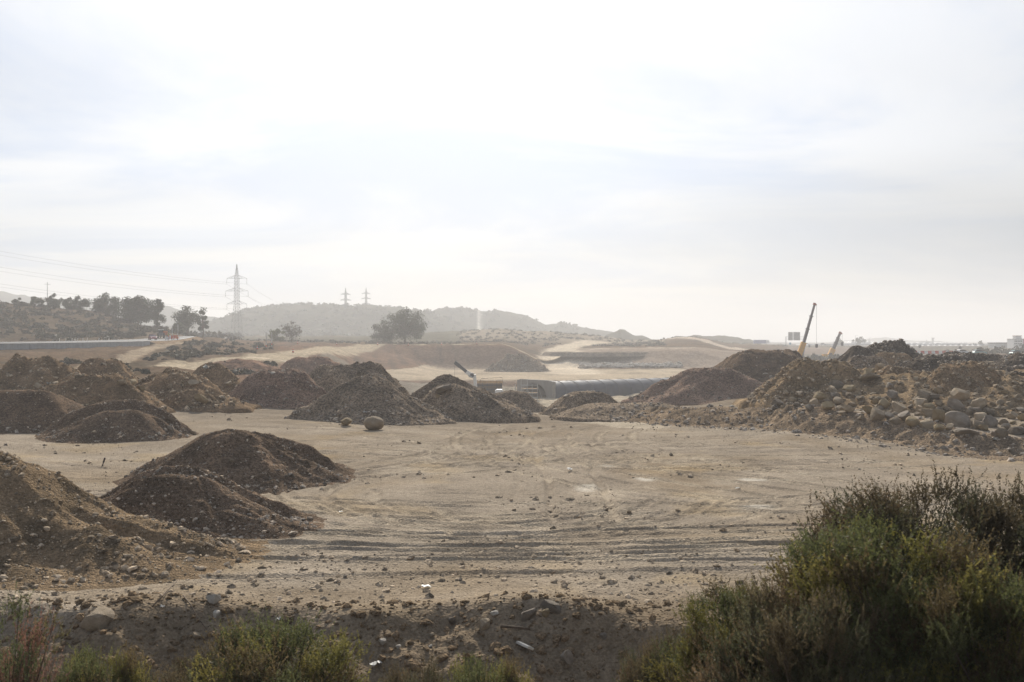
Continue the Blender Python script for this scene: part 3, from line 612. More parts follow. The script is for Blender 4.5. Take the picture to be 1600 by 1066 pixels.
for px, py, w in [(1390,600,14),(1398,615,17),(1386,627,19),(1407,638,25),(1438,625,23),(1450,617,25),(1463,618,18),(1468,611,16),(1468,629,14),(1454,635,18),(1438,638,16),(1424,635,10),(1453,644,22),
    (1471,638,12),(1498,613,28),(1522,641,22),(1527,627,27),(1537,649,20),(1552,659,23),(1549,642,13),(1528,661,26),(1519,660,13),(1566,658,17),(1575,666,17),(1582,649,16),(1555,675,13),(1570,675,19),(1589,671,23),
    (1597,662,18),(1583,659,10),(1416,649,23),(1431,655,23),(1454,660,23),(1472,666,19),(1388,649,15),(1572,612,11),(1589,618,13),(1564,627,14),(1577,630,11),(1431,590,10),(1550,629,10),(1376,573,15),(1304,598,23),
    (1302,608,15),(1303,615,17),(1328,605,23),(1326,616,13),(1281,618,19),(1238,622,13),(1214,629,17),(1260,626,10),(1271,627,15),(1266,637,15),(1292,634,19),(1313,637,14),(1326,638,15),(1313,623,17),(1370,627,15),
    (1359,640,17),(1372,648,25),(1318,645,11),(1375,637,13),(1248,631,13),(1345,652,14),(1402,655,16),(1485,668,14),(1595,640,14),(1600,652,16),(1500,676,12),(1540,668,14),(1330,630,12),(1230,612,10),(1344,622,11)]:
    PILE.append((px, py, w, random.choice(['rock_tan', 'rock_tan', 'rock_tan', 'rock_yel', 'rock_grey'])))
MARKS = [(1497, 652, 'the largest round grey boulder'), (1357, 580, 'the upright ochre boulder'), (1467, 648, 'the triangular ochre boulder'), (1493, 627, 'the big brown boulder'), (1598, 655, 'the right picture edge'), (1200, 635, 'the left end of the rock pile')]
seen = {}
for px, py, w, mt in sorted(PILE, key=lambda q: min(math.hypot(q[0] - a, q[1] - b) for a, b, _ in MARKS)):
    a, b, ref = min(MARKS, key=lambda m: math.hypot(px - m[0], py - m[1])); dx, dy = px - a, py - b
    way = ('above' if dy < 0 else 'below') if abs(dy) > 1.6 * abs(dx) else ('left of' if dx < 0 else 'right of') if abs(dx) > 1.6 * abs(dy) else ('up' if dy < 0 else 'down') + (' and left of' if dx < 0 else ' and right of')
    if 'edge' in ref or 'end' in ref: way = 'near'
    c = {'rock_tan': 'tan', 'rock_grey': 'grey', 'rock_yel': 'ochre'}[mt]; key = (c, way, ref); seen[key] = seen.get(key, 0) + 1
    o = ['', 'second ', 'third ', 'fourth ', 'fifth ', 'sixth ', 'seventh ', 'eighth ', 'ninth ', 'tenth ', 'eleventh ', 'twelfth ', 'thirteenth ', 'fourteenth '][min(seen[key] - 1, 13)]
    rock('boulder', f'{c} boulder, {o}nearest {c} one {way} {ref}', px, py, w * 1.18, None, mt, group='boulders jumbled in the rock pile')
for px, py, w, h, mt, lb in [(264,602,12,10,'rock_tan','left one of two pale boulders high on the tall brown heap'),(270,611,15,11,'rock_tan','lower one of two pale boulders high on the tall brown heap'),
    (298,598,20,10,'rock_tan','flat pale boulder near the top right of the tall brown heap'),(311,623,27,12,'rock_yel','widest pale flat boulder in the middle of the tall brown heap'),
    (363,628,10,8,'rock_yel','small ochre boulder on the right foot of the tall brown heap'),(190,597,18,10,'rock_tan','brown flat boulder between two heaps at left'),(205,595,16,9,'rock_yel','ochre boulder right beside the brown flat one at left'),
    (124,586,15,11,'rock_tan','boulder on the left side of the heap below the scrub'),(221,606,15,11,'rock_yel','ochre boulder at the left foot of the tall brown heap'),(357,599,15,10,'rock_tan','pale boulder right of the heap with the white bag'),
    (267,667,13,11,'rock_grey','grey stone at the right foot of the round dark heap'),(302,675,10,9,'rock_tan','small tan boulder alone on the sand behind the grooved heap'),(60,602,13,9,'rock_tan','pale stone on the far left brown heap'),
    (267,657,18,5,'rock_grey','thin dark slab lying on the round dark heap flank'),(425,582,13,5,'rock_pale','pale flat slab on the crest of the reddish gravel heap'),(690,607,32,14,'rock_grey','large flat grey rock on the shoulder of a heap near the white crane'),
    (684,618,9,8,'rock_yel','orange stone below the flat grey rock near the white crane'),(363,719,9,8,'rock_tan','tan stone on the face of the grooved dark heap'),(1145,634,9,6,'rock_pale','pale stone on the left part of the earth bank'),
    (1255,645,14,6,'rock_pale','flat pale stone on the crest of the earth bank'),(1555,684,16,5,'rock_pale','flat white stone at the right foot of the rock pile'),(885,618,14,7,'rock_pale','pale broken block before the black tunnel')]:
    rock('boulder', lb, px, py, w, h, mt)
for px, py, w, h, mt, lb in [(334,936,29,20,'rock_pale','pale lumpy rock on the lip of the near bank, below the yellowish heap'),(336,958,16,12,'rock_pale','small pale rock just below the lumpy one on the near bank'),
    (304,993,16,13,'rock_tan','small tan rock low on the near bank at left'),(439,988,24,20,'rock_tan','rounded pinkish rock beside the white bag on the near bank'),(150,966,54,40,'rock_tan','large grey rock half buried in the near bank at left'),
    (675,991,14,12,'rock_tan','round pebble sized rock in the middle of the near bank'),(596,1000,16,12,'rock_pale','pale angular rock on the near bank, left of the round one'),(673,1009,11,8,'rock_pale','pale small rock below the round one on the near bank'),
    (883,1022,26,28,'rock_grey','grey angular rock low on the near bank, right of the pale plank'),(866,947,44,22,'rock_grey','wide grey broken rock on top of the rubble patch'),(851,957,17,15,'rock_yel','ochre rounded stone in front of the wide grey rock'),
    (826,960,36,18,'rock_grey','dull grey rock in the rubble patch left of the ochre stone'),(775,957,17,12,'rock_pale','pale stone at the left end of the rubble patch'),(758,975,22,18,'rock_tan','brown stone at the lower left end of the rubble patch'),
    (705,968,13,16,'rock_grey','dark pointed stone standing on the bank lip'),(526,972,11,8,'rock_tan','small stone on the bank lip left of centre'),(943,993,14,12,'rock_grey','grey stone on the near bank left of the big bush'),
    (621,1010,10,8,'rock_pale','small pale stone on the near bank below the bank lip'),(538,900,8,7,'rock_grey','small dark stone on the sand above the near bank'),(720,905,8,6,'rock_grey','small dark stone on the sand in the foreground centre')]:
    rock('rock', lb, px, py, w, h, mt, cat='rock')

rr2 = np.random.default_rng(31); px = 1225 + 400 * rr2.random(600); d = 56 + 10 * rr2.random(600); xs = (px - CX) / F * d
link('small_rubble', stones_mesh('small_rubble', np.stack([xs, d, height(xs, d)], 1), .05 + .2 * rr2.random(600) ** 2, M['rock_tan'], 2), kind='stuff')
# ------------------------------------------------------------------ litter, sticks
def scrap(name, label, px, py, w, h, mat, seed, cat='litter'):
    p = hit(px, py); k = p.y / F; r = np.random.default_rng(seed); n = 7
    u, vv = np.meshgrid(np.linspace(-1, 1, n), np.linspace(-1, 1, n)); z = .5 + .5 * fbm(u * 1.5 + seed, vv * 1.5, 3, seed); edge = 1 + .25 * fbm(u * 2, vv * 2 + seed, 2, seed + 1)
    w, h = w * .75, h * 1.1
    V = np.stack([u * edge * w * k / 2, vv * edge * w * k / 2 * .8, z * h * k * .9], -1).reshape(-1, 3); V2 = V + np.array([0, 0, .012])
    i = (np.arange(n - 1)[:, None] * n + np.arange(n - 1)[None]).ravel(); f = np.stack([i, i + 1, i + n + 1, i + n], 1)
    link(name, mesh_np(name, np.concatenate([V, V2]), np.concatenate([f[:, ::-1], f + n * n]), mat, True), None, label, cat, None, None, p + Vector((0, 0, .01)), (0, 0, r.random() * 6))
M['blue'] = plain('blue_plastic', (.10, .38, .52), .5)
for i, (px, py, w, h, lb) in enumerate([(434,974,12,10,'crumpled white plastic bag behind the pinkish rock'),(587,1044,20,12,'torn white plastic scrap low on the near bank'),(666,919,17,4,'flat white plastic scrap on the sand near the bank lip'),
    (254,951,9,5,'small white scrap on the near bank at far left'),(322,583,12,17,'white plastic bag caught on a small brown heap'),(570,647,10,5,'white scrap on the grey heap above the large boulder'),(76,602,7,6,'pale bluish scrap on the far left brown heap'),
    (532,802,8,4,'white scrap on the sand right of the two crested heap'),(890,735,12,4,'pale scrap beside the wheel track in the middle of the yard'),(1153,765,10,3,'white scrap on the sand above the big bush'),
    (1555,689,8,4,'small white scrap at the right foot of the bank')]):
    scrap('plastic_scrap', lb, px, py, w, h, M['white'], 50 + i)
scrap('plastic_scrap', 'light blue plastic scrap in the bushes at lower left', 394, 1002, 13, 9, M['blue'], 90)
p = hit(818, 1016); k = p.y / F; g = MB().box((0, 0, .03), (.34, .13, .05)); g.v = [(x * (1 + .2 * math.sin(y * 40)), y * (1 + .3 * math.cos(x * 9)), z + .03 * math.sin(x * 11)) for x, y, z in g.v]
link('plank_offcut', g.mesh('plank_offcut', plain('worn_white_wood', (.55, .53, .48), .8, 0, .3, 9), bevel=.012), None, 'pale worn plank offcut lying on the near bank', 'plank', None, None, p + Vector((0, 0, .06)), (-.4, .25, -.9))
def stick(label, pts, r):
    P = [hit(a, b) + Vector((0, -.05, c)) for a, b, c in pts]; g = MB().tube(P, [r * (1 - .6 * i / len(P)) for i in range(len(P))], 6)
    link('dry_branch', g.mesh('dry_branch', M['wood'], True), None, label, 'branch')
stick('thin dry branch arching on the bank lip at left', [(240, 948, .02), (256, 938, .10), (272, 925, .16), (280, 918, .18)], .014)
stick('thin dry branch hanging down the near bank below the lumpy rock', [(288, 932, .03), (300, 950, .06), (310, 968, .05), (325, 986, .03)], .014)
stick('short brown stick lying under the rubble patch', [(782, 980, .03), (800, 982, .04), (828, 985, .04)], .03)
p = hit(160, 728); link('metal_stake', MB().tube([p, p + Vector((.05, 0, .15)), p + Vector((.1, 0, .32))], .035, 6).mesh('metal_stake', plain('rusty_steel', (.06, .045, .04), .7)), None, 'short dark stake standing in the sand behind the two crested heap', 'stake')

# ------------------------------------------------------------------ foreground shrubs
def shrub_mesh(seed, clumps, shoots, pal, rad=1., hgt=1.75, leaf=.030, nl=13):
    r = np.random.default_rng(seed)
    a = r.random(clumps) * 6.283; q = np.sqrt(r.random(clumps)); el = 1 - q * q * .85
    lump = .72 + .5 * r.random(clumps)
    C = np.stack([np.cos(a) * q * rad * lump, np.sin(a) * q * rad * lump, hgt * (el ** .55) * lump * .92], 1)
    inner = r.random(clumps) < .25; C[inner] *= .68
    tone = r.random(clumps); pal = np.array(pal); pc = pal[r.integers(0, len(pal), clumps)]
    ci = r.integers(0, clumps, shoots)
    B = C[ci] + r.normal(size=(shoots, 3)) * np.array([.105, .105, .09]) * rad
    out = B / (np.linalg.norm(B, axis=1, keepdims=True) + 1e-6)
    D = out * .55 + np.array([0, 0, .4]) + r.normal(size=(shoots, 3)) * .35; D /= np.linalg.norm(D, axis=1, keepdims=True)
    L = (.10 + .16 * r.random(shoots)) * rad
    t = np.linspace(.1, 1, nl)[None, :, None]; bend = r.normal(size=(shoots, 1, 3)) * .12
    base = B[:, None, :] + (D[:, None, :] + bend * t) * t * L[:, None, None]
    ld = D[:, None, :] * .7 + r.normal(size=(shoots, nl, 3)) * .55; ld /= np.linalg.norm(ld, axis=2, keepdims=True)
    sd = np.cross(ld, r.normal(size=(shoots, nl, 3))); sd /= np.linalg.norm(sd, axis=2, keepdims=True) + 1e-9
    ll = leaf * (1.2 - .5 * t) * (.7 + .6 * r.random((shoots, nl, 1)))
    V = np.stack([base - sd * ll * .3, base + sd * ll * .3, base + ld * ll], 2).reshape(-1, 3)
    cc = pc[ci][:, None, :] * (.75 + .5 * r.random((shoots, 1, 1))) * (.85 + .35 * t); cc = np.repeat(cc.reshape(-1, 3), 3, 0)
    return V, np.arange(len(V)).reshape(-1, 3), cc, C
def stems_mesh(seed, C, r0=.03):
    r = random.Random(seed); g = MB()
    for c in C:
        c = Vector(c); m = Vector((c.x * .35 + r.uniform(-.08, .08), c.y * .35 + r.uniform(-.08, .08), c.z * .55)); b = Vector((c.x * .06, c.y * .06, -.1))
        g.tube([b, m * .5 + b * .5, m, m * .45 + c * .55, c + (c - m) * .25], [r0, r0 * .75, r0 * .5, r0 * .35, r0 * .12], 4, False)
    return g.mesh('stems', M['wood'], True)
PG = [(.155, .142, .042), (.20, .172, .052), (.10, .108, .042), (.125, .094, .046), (.11, .117, .05)]
PB = [(.095, .075, .043), (.075, .074, .041), (.12, .085, .049), (.07, .071, .038), (.10, .092, .049)]
PR = [(.16, .085, .06), (.11, .095, .045), (.19, .12, .09), (.09, .10, .045)]
SH = {}
for key, sd, pal, cl, shn in (('green', 3, PG, 130, 11500), ('brown', 4, PB, 100, 8000), ('red', 5, PR, 80, 3200)):
    V, Fc, cc, C = shrub_mesh(sd, cl, shn, pal); SH[key] = (mesh_np('foliage', V, Fc, M['leaf'], False, cc), stems_mesh(sd, C))
def shrub(key, label, px, d, ytop, wpx, rz, name='bush', group='bushes on the near bank', hk=1.):
    k = d / F; x = (px - CX) * k; z0 = float(terrain(np.array([x]), np.array([d]))[0]); h = CZ - (ytop - CY) * k - z0; s = wpx * k / 2
    o = empty(name, (x, d, z0), label, 'bush', group, rz, (s / 1.0, s / 1.0, h / 1.9))
    link('foliage', SH[key][0], o); link('stems', SH[key][1], o); return o
shrub('brown', 'tall brownish bush with feathery tips behind the big yellow green one', 1425, 10.2, 755, 330, .4)
shrub('brown', 'dark bush cut by the right edge of the picture', 1640, 9.6, 775, 330, 2.2)
shrub('green', 'big yellow green bush filling the lower right', 1385, 8.3, 845, 390, 1.0)
shrub('green', 'lower left yellow green bush of the big clump, reaching the bottom edge', 1160, 8.8, 935, 240, 3.0)
shrub('green', 'dark green bush in the bottom right corner', 1560, 7.4, 930, 300, 4.4)
shrub('brown', 'dull bush at the bottom between the big bush and the lower left one', 1270, 7.6, 925, 280, 5.2)
shrub('brown', 'small dark bush at the left end of the big clump', 1030, 9.6, 1000, 130, .9)
shrub('red', 'reddish bush in the bottom left corner', 20, 11.0, 972, 210, .3)
shrub('green', 'low green bush right of the reddish corner bush', 155, 11.5, 1035, 170, 2.0)
shrub('green', 'wide olive bush at the bottom left of centre', 425, 12.0, 1000, 300, 5.9)
shrub('brown', 'dull bush between the olive bush and the low green one', 290, 11.6, 1035, 170, 1.3)
shrub('brown', 'small dark tuft at the bottom centre', 650, 13.0, 1040, 120, .2)
shrub('green', 'small green tuft at the bottom right of centre', 760, 12.6, 1048, 160, 1.9)

# ------------------------------------------------------------------ trees
def tree(label, px, d, ybase, ytop, wpx, seed, blobs=14, tone=(.075, .085, .05), name='tree', group='trees on the skyline', leaf=.55, dens=170, open_=.0, cat='tree'):
    r = np.random.default_rng(seed); k = d / F; b = Vector(at(px, ybase, d)); zt = float(terrain(np.array([b.x]), np.array([d]))[0]); z0 = min(zt, b.z); H = (ybase - ytop) * k + (b.z - z0); Wd = wpx * k / 2 * 1.2
    blobs = int(blobs * 2.3); cs = []
    for i in range(blobs):
        a = r.random() * 6.283; q = math.sqrt(r.random()) * .78; hz = .16 + .74 * r.random() * (1 - .35 * q)
        cs.append((math.cos(a) * q * Wd, math.sin(a) * q * Wd * .8, hz * H, (.12 + .12 * r.random()) * min(H, 2 * Wd) ))
    cs[0] = (0.05 * Wd, 0, H * .86, .14 * H)
    Vs = []; Cc = []
    for x, y, z, s in cs:
        n = int(dens * .75 * (1 - open_)); u = r.normal(size=(n, 3)); u /= np.linalg.norm(u, axis=1, keepdims=True); P = np.array([x, y, z]) + u * s * (r.random((n, 1)) ** .45) * np.array([1, 1, .8])
        P[:, 2] = np.minimum(P[:, 2], H)
        A = r.normal(size=(n, 3)); A /= np.linalg.norm(A, axis=1, keepdims=True); Bv = np.cross(A, r.normal(size=(n, 3))); Bv /= np.linalg.norm(Bv, axis=1, keepdims=True); sz = leaf * (.5 + .8 * r.random((n, 1)))
        Vs.append(np.stack([P - A * sz * .5, P + Bv * sz * .35, P + A * sz * .5, P - Bv * sz * .35], 1)); Cc.append(np.repeat(np.array(tone) * (.7 + .6 * r.random((n, 1))), 4, 0))
    V = np.concatenate(Vs).reshape(-1, 3)
    o = empty(name, (b.x, d, z0), label, cat, group)
    link('crown', mesh_np('crown', V, np.arange(len(V)).reshape(-1, 4), M['leaf_far'], False, np.concatenate(Cc)), o)
    g = MB(); w = max(.12, H * .022); fk = Vector((0, 0, H * .28)); g.tube([(0, 0, -.5), fk * .5 + Vector((.02 * H, 0, 0)), fk], [w * 1.3, w, w * .85], 7)
    for x, y, z, s in cs:
        e = Vector((x, y, z)); g.tube([fk * .9, fk.lerp(e, .5) + Vector((0, 0, .05 * H)), e], [w * .6, w * .35, w * .1], 4, False)
    link('trunk', g.mesh('trunk', M['wood'], True), o); return o
tree('tall broad eucalyptus tree standing before the pale hill', 632, 408, 537, 477, 66, 11, 26, dens=230)
tree('smaller tree attached to the left side of the broad eucalyptus', 598, 412, 537, 499, 36, 12, 12)
tree('sparse bare looking tree left of the eucalyptus, by the dirt road', 456, 400, 535, 500, 30, 13, 12, tone=(.11, .10, .07), dens=60)
tree('light green bush tree beside the sparse tree', 433, 398, 535, 513, 24, 14, 8, tone=(.15, .17, .07))
tree('small round tree at the left end of the ridge', 30, 345, 480, 465, 22, 15, 7, tone=(.10, .11, .06))
tree('second small round tree on the ridge from the left', 54, 348, 482, 463, 24, 16, 7, tone=(.12, .13, .07))
tree('spindly tree near the thin mast on the left ridge', 84, 350, 484, 458, 24, 17, 10, dens=120)
tree('low wide tree on the ridge right of the spindly one', 120, 352, 492, 461, 42, 18, 14)
tree('tall tree with open crown in the middle of the ridge trees', 164, 352, 500, 455, 42, 19, 18)
tree('largest wide dark tree at the right of the ridge trees', 215, 350, 510, 459, 56, 20, 26, dens=220)
tree('leaning slim tree right of the largest ridge tree', 246, 352, 514, 464, 24, 21, 12)
tree('dense tree left of the pylon', 292, 372, 524, 476, 40, 22, 16)
tree('tall slim tree just left of the pylon', 317, 372, 524, 478, 16, 23, 9, dens=120)
tree('pale bushy tree at the foot of the dense one', 281, 366, 524, 503, 22, 24, 8, tone=(.13, .14, .08))
for px, y0, y1, w, sd, lb in ((1343, 537, 526, 26, 31, 'hazy far tree clump right of the smaller crane'), (1312, 538, 530, 12, 32, 'tiny hazy tree beside the smaller crane tip'), (1533, 541, 532, 9, 33, 'small palm like tree among the greenhouses'), (1520, 542, 537, 50, 34, 'low dark hedge of trees among the greenhouses')):
    tree(lb, px, 900, y0, y1, w, sd, 8, leaf=1.2, dens=60, group='far trees on the plain')

# ------------------------------------------------------------------ scrub
def scrub_mesh(seed, tone):
    r = np.random.default_rng(seed); n = 90; a = r.random(n) * 6.283; q = np.sqrt(r.random(n)); P = np.stack([np.cos(a) * q, np.sin(a) * q, (1 - q * q) ** .5 * (.25 + .75 * r.random(n)) * .75], 1)
    A = r.normal(size=(n, 3)); A /= np.linalg.norm(A, axis=1, keepdims=True); B = np.cross(A, r.normal(size=(n, 3))); B /= np.linalg.norm(B, axis=1, keepdims=True); sz = .30 * (.6 + .8 * r.random((n, 1)))
    V = np.stack([P - A * sz, P + B * sz * .7, P + A * sz, P - B * sz * .7], 1).reshape(-1, 3); V[:, 2] = np.maximum(V[:, 2], -.1)
    return V, np.arange(len(V)).reshape(-1, 4), np.repeat(np.array(tone) * (.65 + .7 * r.random((n, 1))), 4, 0)
TN = [(.060, .060, .042), (.070, .064, .048), (.050, .053, .037), (.085, .078, .05), (.062, .056, .045)]
SC = [mesh_np('scrub_bush', *scrub_mesh(60 + i, TN[i])[:2], M['leaf_far'], False, scrub_mesh(60 + i, TN[i])[2]) for i in range(5)]
def scatter(n, p0, p1, d0, d1, seed, thr=.4):
    r = np.random.default_rng(seed); out = []
    px = p0 + (p1 - p0) * r.random(n * 4); d = 1 / (1 / d0 + r.random(n * 4) * (1 / d1 - 1 / d0)); x = (px - CX) / F * d
    road = np.zeros(len(x), bool)
    for pts, w, c in ROADS:
        Pp = polyline(np.array([((p - CX) / F * q, q) for p, q in pts]), 60); road |= (np.hypot(x[:, None] - Pp[:, 0], d[:, None] - Pp[:, 1]).min(1) < w * 1.3 + 1)
    tar = polyline(ROADP, 80); road |= np.hypot(x[:, None] - tar[:, 0], d[:, None] - tar[:, 1]).min(1) < 8
    ok = ~road & (vn(x / 9, d / 9, seed) > thr) & ~((px > 430) & (d < 372)); return np.stack([x, d, terrain(x, d)], 1)[ok][:n]
ROADP = np.array([((p - CX) / F * d, d) for p, d in [(-300, 183), (0, 196), (170, 228), (240, 262), (285, 310)]])
SP = np.concatenate([scatter(170, -30, 300, 262, 345, 91), scatter(112, 225, 425, 140, 345, 92, .12), scatter(18, 95, 230, 105, 150, 93, .3)])
for i, p in enumerate(SP):
    s = (.55 + .9 * random.random() ** 1.5) * (1 if i < 170 else .75)
    lb = ('low grey green scrub bush on the slope above the left road', 'scrub bushes on the left slope') if i < 170 else ('low dark scrub bush on the flat between the left road and the pale dirt road', 'scrub bushes on the flat')
    link('scrub_bush', SC[i % 5], None, lb[0], 'bush', lb[1], None, p, (0, 0, random.random() * 6.28), (s, s, s * (.7 + .5 * random.random())))
def scrub_stuff(name, P, smin, smax, seed):
    r = np.random.default_rng(seed); Vs = []; Cs = []
    for i, p in enumerate(P):
        V, _, c = scrub_mesh(200 + i % 7, TN[i % 5]); j = r.permutation(90)[:26]; V = V.reshape(90, 4, 3)[j].reshape(-1, 3) * 1.25; s = smin + (smax - smin) * r.random(); Vs.append(V * s + p); Cs.append(c.reshape(90, 4, 3)[j].reshape(-1, 3))
    V = np.concatenate(Vs); link(name, mesh_np(name, V, np.arange(len(V)).reshape(-1, 4), M['leaf_far'], False, np.concatenate(Cs)), kind='stuff')
scrub_stuff('scrub', np.concatenate([scatter(420, -40, 310, 255, 350, 94, .1), scatter(70, 230, 440, 140, 350, 102, .1), scatter(200, 300, 720, 410, 520, 95, .25), scatter(600, 715, 1040, 480, 700, 96, .25), scatter(60, 420, 720, 408, 440, 97, .1), scatter(150, 1030, 1230, 650, 900, 98, .2)]), .4, 1.15, 5)
scrub_stuff('hill_scrub', np.concatenate([scatter(900, 330, 900, 850, 1250, 99, .2), scatter(250, 0, 380, 400, 1400, 100, .2), scatter(120, 1250, 1600, 160, 420, 101, .3)]), 1.6, 3.4, 6)

# ------------------------------------------------------------------ tunnel under the bench
def ground_at(x, y): return float(terrain(np.array([float(x)]), np.array([float(y)]))[0])
ORD = 'first second third fourth fifth sixth seventh eighth ninth tenth eleventh'.split()
M['concrete'] = plain('concrete', (.24, .232, .218), .85, 0, .15, .8)
M['membrane'] = plain('black_membrane', (.028, .038, .060), .5, 0, .25, .5)
M['membrane'].node_tree.nodes['Principled BSDF'].inputs['Specular IOR Level'].default_value = .12
M['seam'] = plain('dusty_seam', (.075, .082, .10), .7)
M['steel'] = plain('galvanised_steel', (.38, .39, .40), .5, .3)
M['dsteel'] = plain('dark_steel', (.075, .08, .09), .5, .2)
M['timber'] = plain('formwork_timber', (.42, .27, .13), .8, 0, .3, 2)
M['tyre'] = plain('tyre_rubber', (.025, .025, .025), .85); M['glass'] = plain('window_glass', (.03, .035, .045), .12)
M['whitepaint'] = plain('white_paint', (.72, .72, .70), .4); M['yellowp'] = plain('yellow_paint', (.68, .36, .05), .45)
M['redp'] = plain('red_paint', (.55, .07, .04), .5); M['orangep'] = plain('orange_paint', (.62, .17, .05), .5); M['lamp'] = plain('lamp_glass', (.7, .7, .65), .2)
A2, B2 = Vector((5.4, 220, -7.6)), Vector((43, 246.5, -7.6)); ax = (B2 - A2).normalized(); wx = Vector((ax.y, -ax.x, 0)); HW, HH = 5.0, 3.6
tun = empty('tunnel', A2, 'arched concrete tunnel under a long black sheet, below the pale bench', 'tunnel')
def arch(t, k=1.): return wx * (math.cos(t) * HW * k) + Vector((0, 0, math.sin(t) * HH * k))
L = (B2 - A2).length; ns, na = 60, 28; vs = [ax * (L * i / ns) + arch(math.pi * j / na, 1 + .012 * math.sin(i * 2.1) + .008 * math.sin(j * 3 + i)) for i in range(ns + 1) for j in range(na + 1)]
g = MB().add(vs, [(i * (na + 1) + j, i * (na + 1) + j + 1, (i + 1) * (na + 1) + j + 1, (i + 1) * (na + 1) + j) for i in range(ns) for j in range(na)]); link('membrane_cover', g.mesh('membrane_cover', M['membrane'], True), tun)
for s_ in range(1, 12):
    g = MB(); s0 = L * s_ / 12; P = [ax * (s0 + 1.6 * math.sin(math.pi * j / 20) ** .6) + arch(math.pi * j / 20, 1.022) for j in range(21)]; g.tube(P, .05, 4); link('seam', g.mesh('seam', M['seam']), tun)
n = 24; inner = [arch(math.pi * j / n, .90) for j in range(n + 1)]; outer = []
for j in range(n + 1):
    a = math.pi * j / n; c, s_ = math.cos(a), math.sin(a); k = min(6.6 / max(abs(c), 1e-3) / 1, 4.05 / max(s_, 1e-3)); outer.append(wx * (c * k) + Vector((0, 0, min(s_ * k, 4.05))))
vs = [p + ax * o for o in (-.55, .25) for ring in (inner, outer) for p in ring]; q = n + 1; fs = []
for j in range(n):
    fs += [(j, j + 1, q + j + 1, q + j), (2 * q + j, 3 * q + j, 3 * q + j + 1, 2 * q + j + 1), (j, 2 * q + j, 2 * q + j + 1, j + 1), (q + j, q + j + 1, 3 * q + j + 1, 3 * q + j)]
link('headwall', MB().add(vs, fs).mesh('headwall', M['concrete']), tun)
g = MB().add([ax * o + arch(math.pi * j / n, .90) for o in (-.5, 30) for j in range(n + 1)], [(j, j + 1, q + j + 1, q + j) for j in range(n)]); link('lining', g.mesh('lining', M['concrete'], True), tun)
# scaffold in front of the portal
sc = empty('scaffold', (3.1, 207, -7.4), 'grey tube scaffold standing before the tunnel arch', 'scaffold')
xs_ = [-2.4, -1.2, .1, 1.1, 2.2]
for i, x in enumerate(xs_):
    for y in (0, 1.1): link('upright', MB().tube([(x, y, 0), (x, y, 4.5 if i in (1, 2) else 3.4)], .06, 6).mesh('upright', M['steel']), sc)
for z in (.6, 1.5, 2.4, 3.2):
    for y in (0, 1.1): link('ledger', MB().tube([(-2.5 if z < 2 else -1.3, y - .08, z), (2.3, y - .08, z)], .05, 5).mesh('ledger', M['steel']), sc)
for z in (1.55, 2.45): link('deck', MB().box((.5, .55, z + .06), (3.4, 1.0, .08)).mesh('deck', M['timber']), sc)
for a, b in (((-1.2, -.1, .6), (.1, -.1, 2.4)), ((1.1, -.1, .6), (.1, -.1, 2.4)), ((2.2, -.1, 3.2), (3.3, -.1, 0))): link('brace', MB().tube([a, b], .045, 5).mesh('brace', M['steel']), sc)
# timber platform left of the portal
fw = empty('formwork_platform', at(765, 613, 212), 'timber formwork platform with guard rail left of the tunnel arch', 'formwork', None, .12)
for i in range(6): link('post', MB().beam((-2.5 + i, 0, -1.2), (-2.5 + i, 0, 1.95), .12).mesh('post', M['dsteel']), fw)
for i in range(5): link('waler', MB().beam((-2.7, -.1, -.2 + i * .42), (2.7, -.1, -.2 + i * .42), .1, .18).mesh('waler', M['wood'] if i % 2 else M['dsteel']), fw)
link('panel', MB().box((0, .15, .7), (5.4, .08, 2.3)).mesh('panel', plain('ply_panel', (.16, .12, .085), .8)), fw)
for i in range(5): link('board', MB().box((-2.16 + i * 1.08, -.55, 2.0), (1.04, 1.0, .10)).mesh('board', M['timber']), fw)
for i in range(5): link('toe_board', MB().box((-2.16 + i * 1.08, -1.02, 2.25), (1.03, .05, .42)).mesh('toe_board', M['timber']), fw)
link('guard_rail', MB().tube([(-2.2, -1, 2.1), (-1.9, -1, 2.95), (2.6, -1, 3.15), (2.6, -1, 2.1)], .05, 5).mesh('guard_rail', M['wood']), fw)

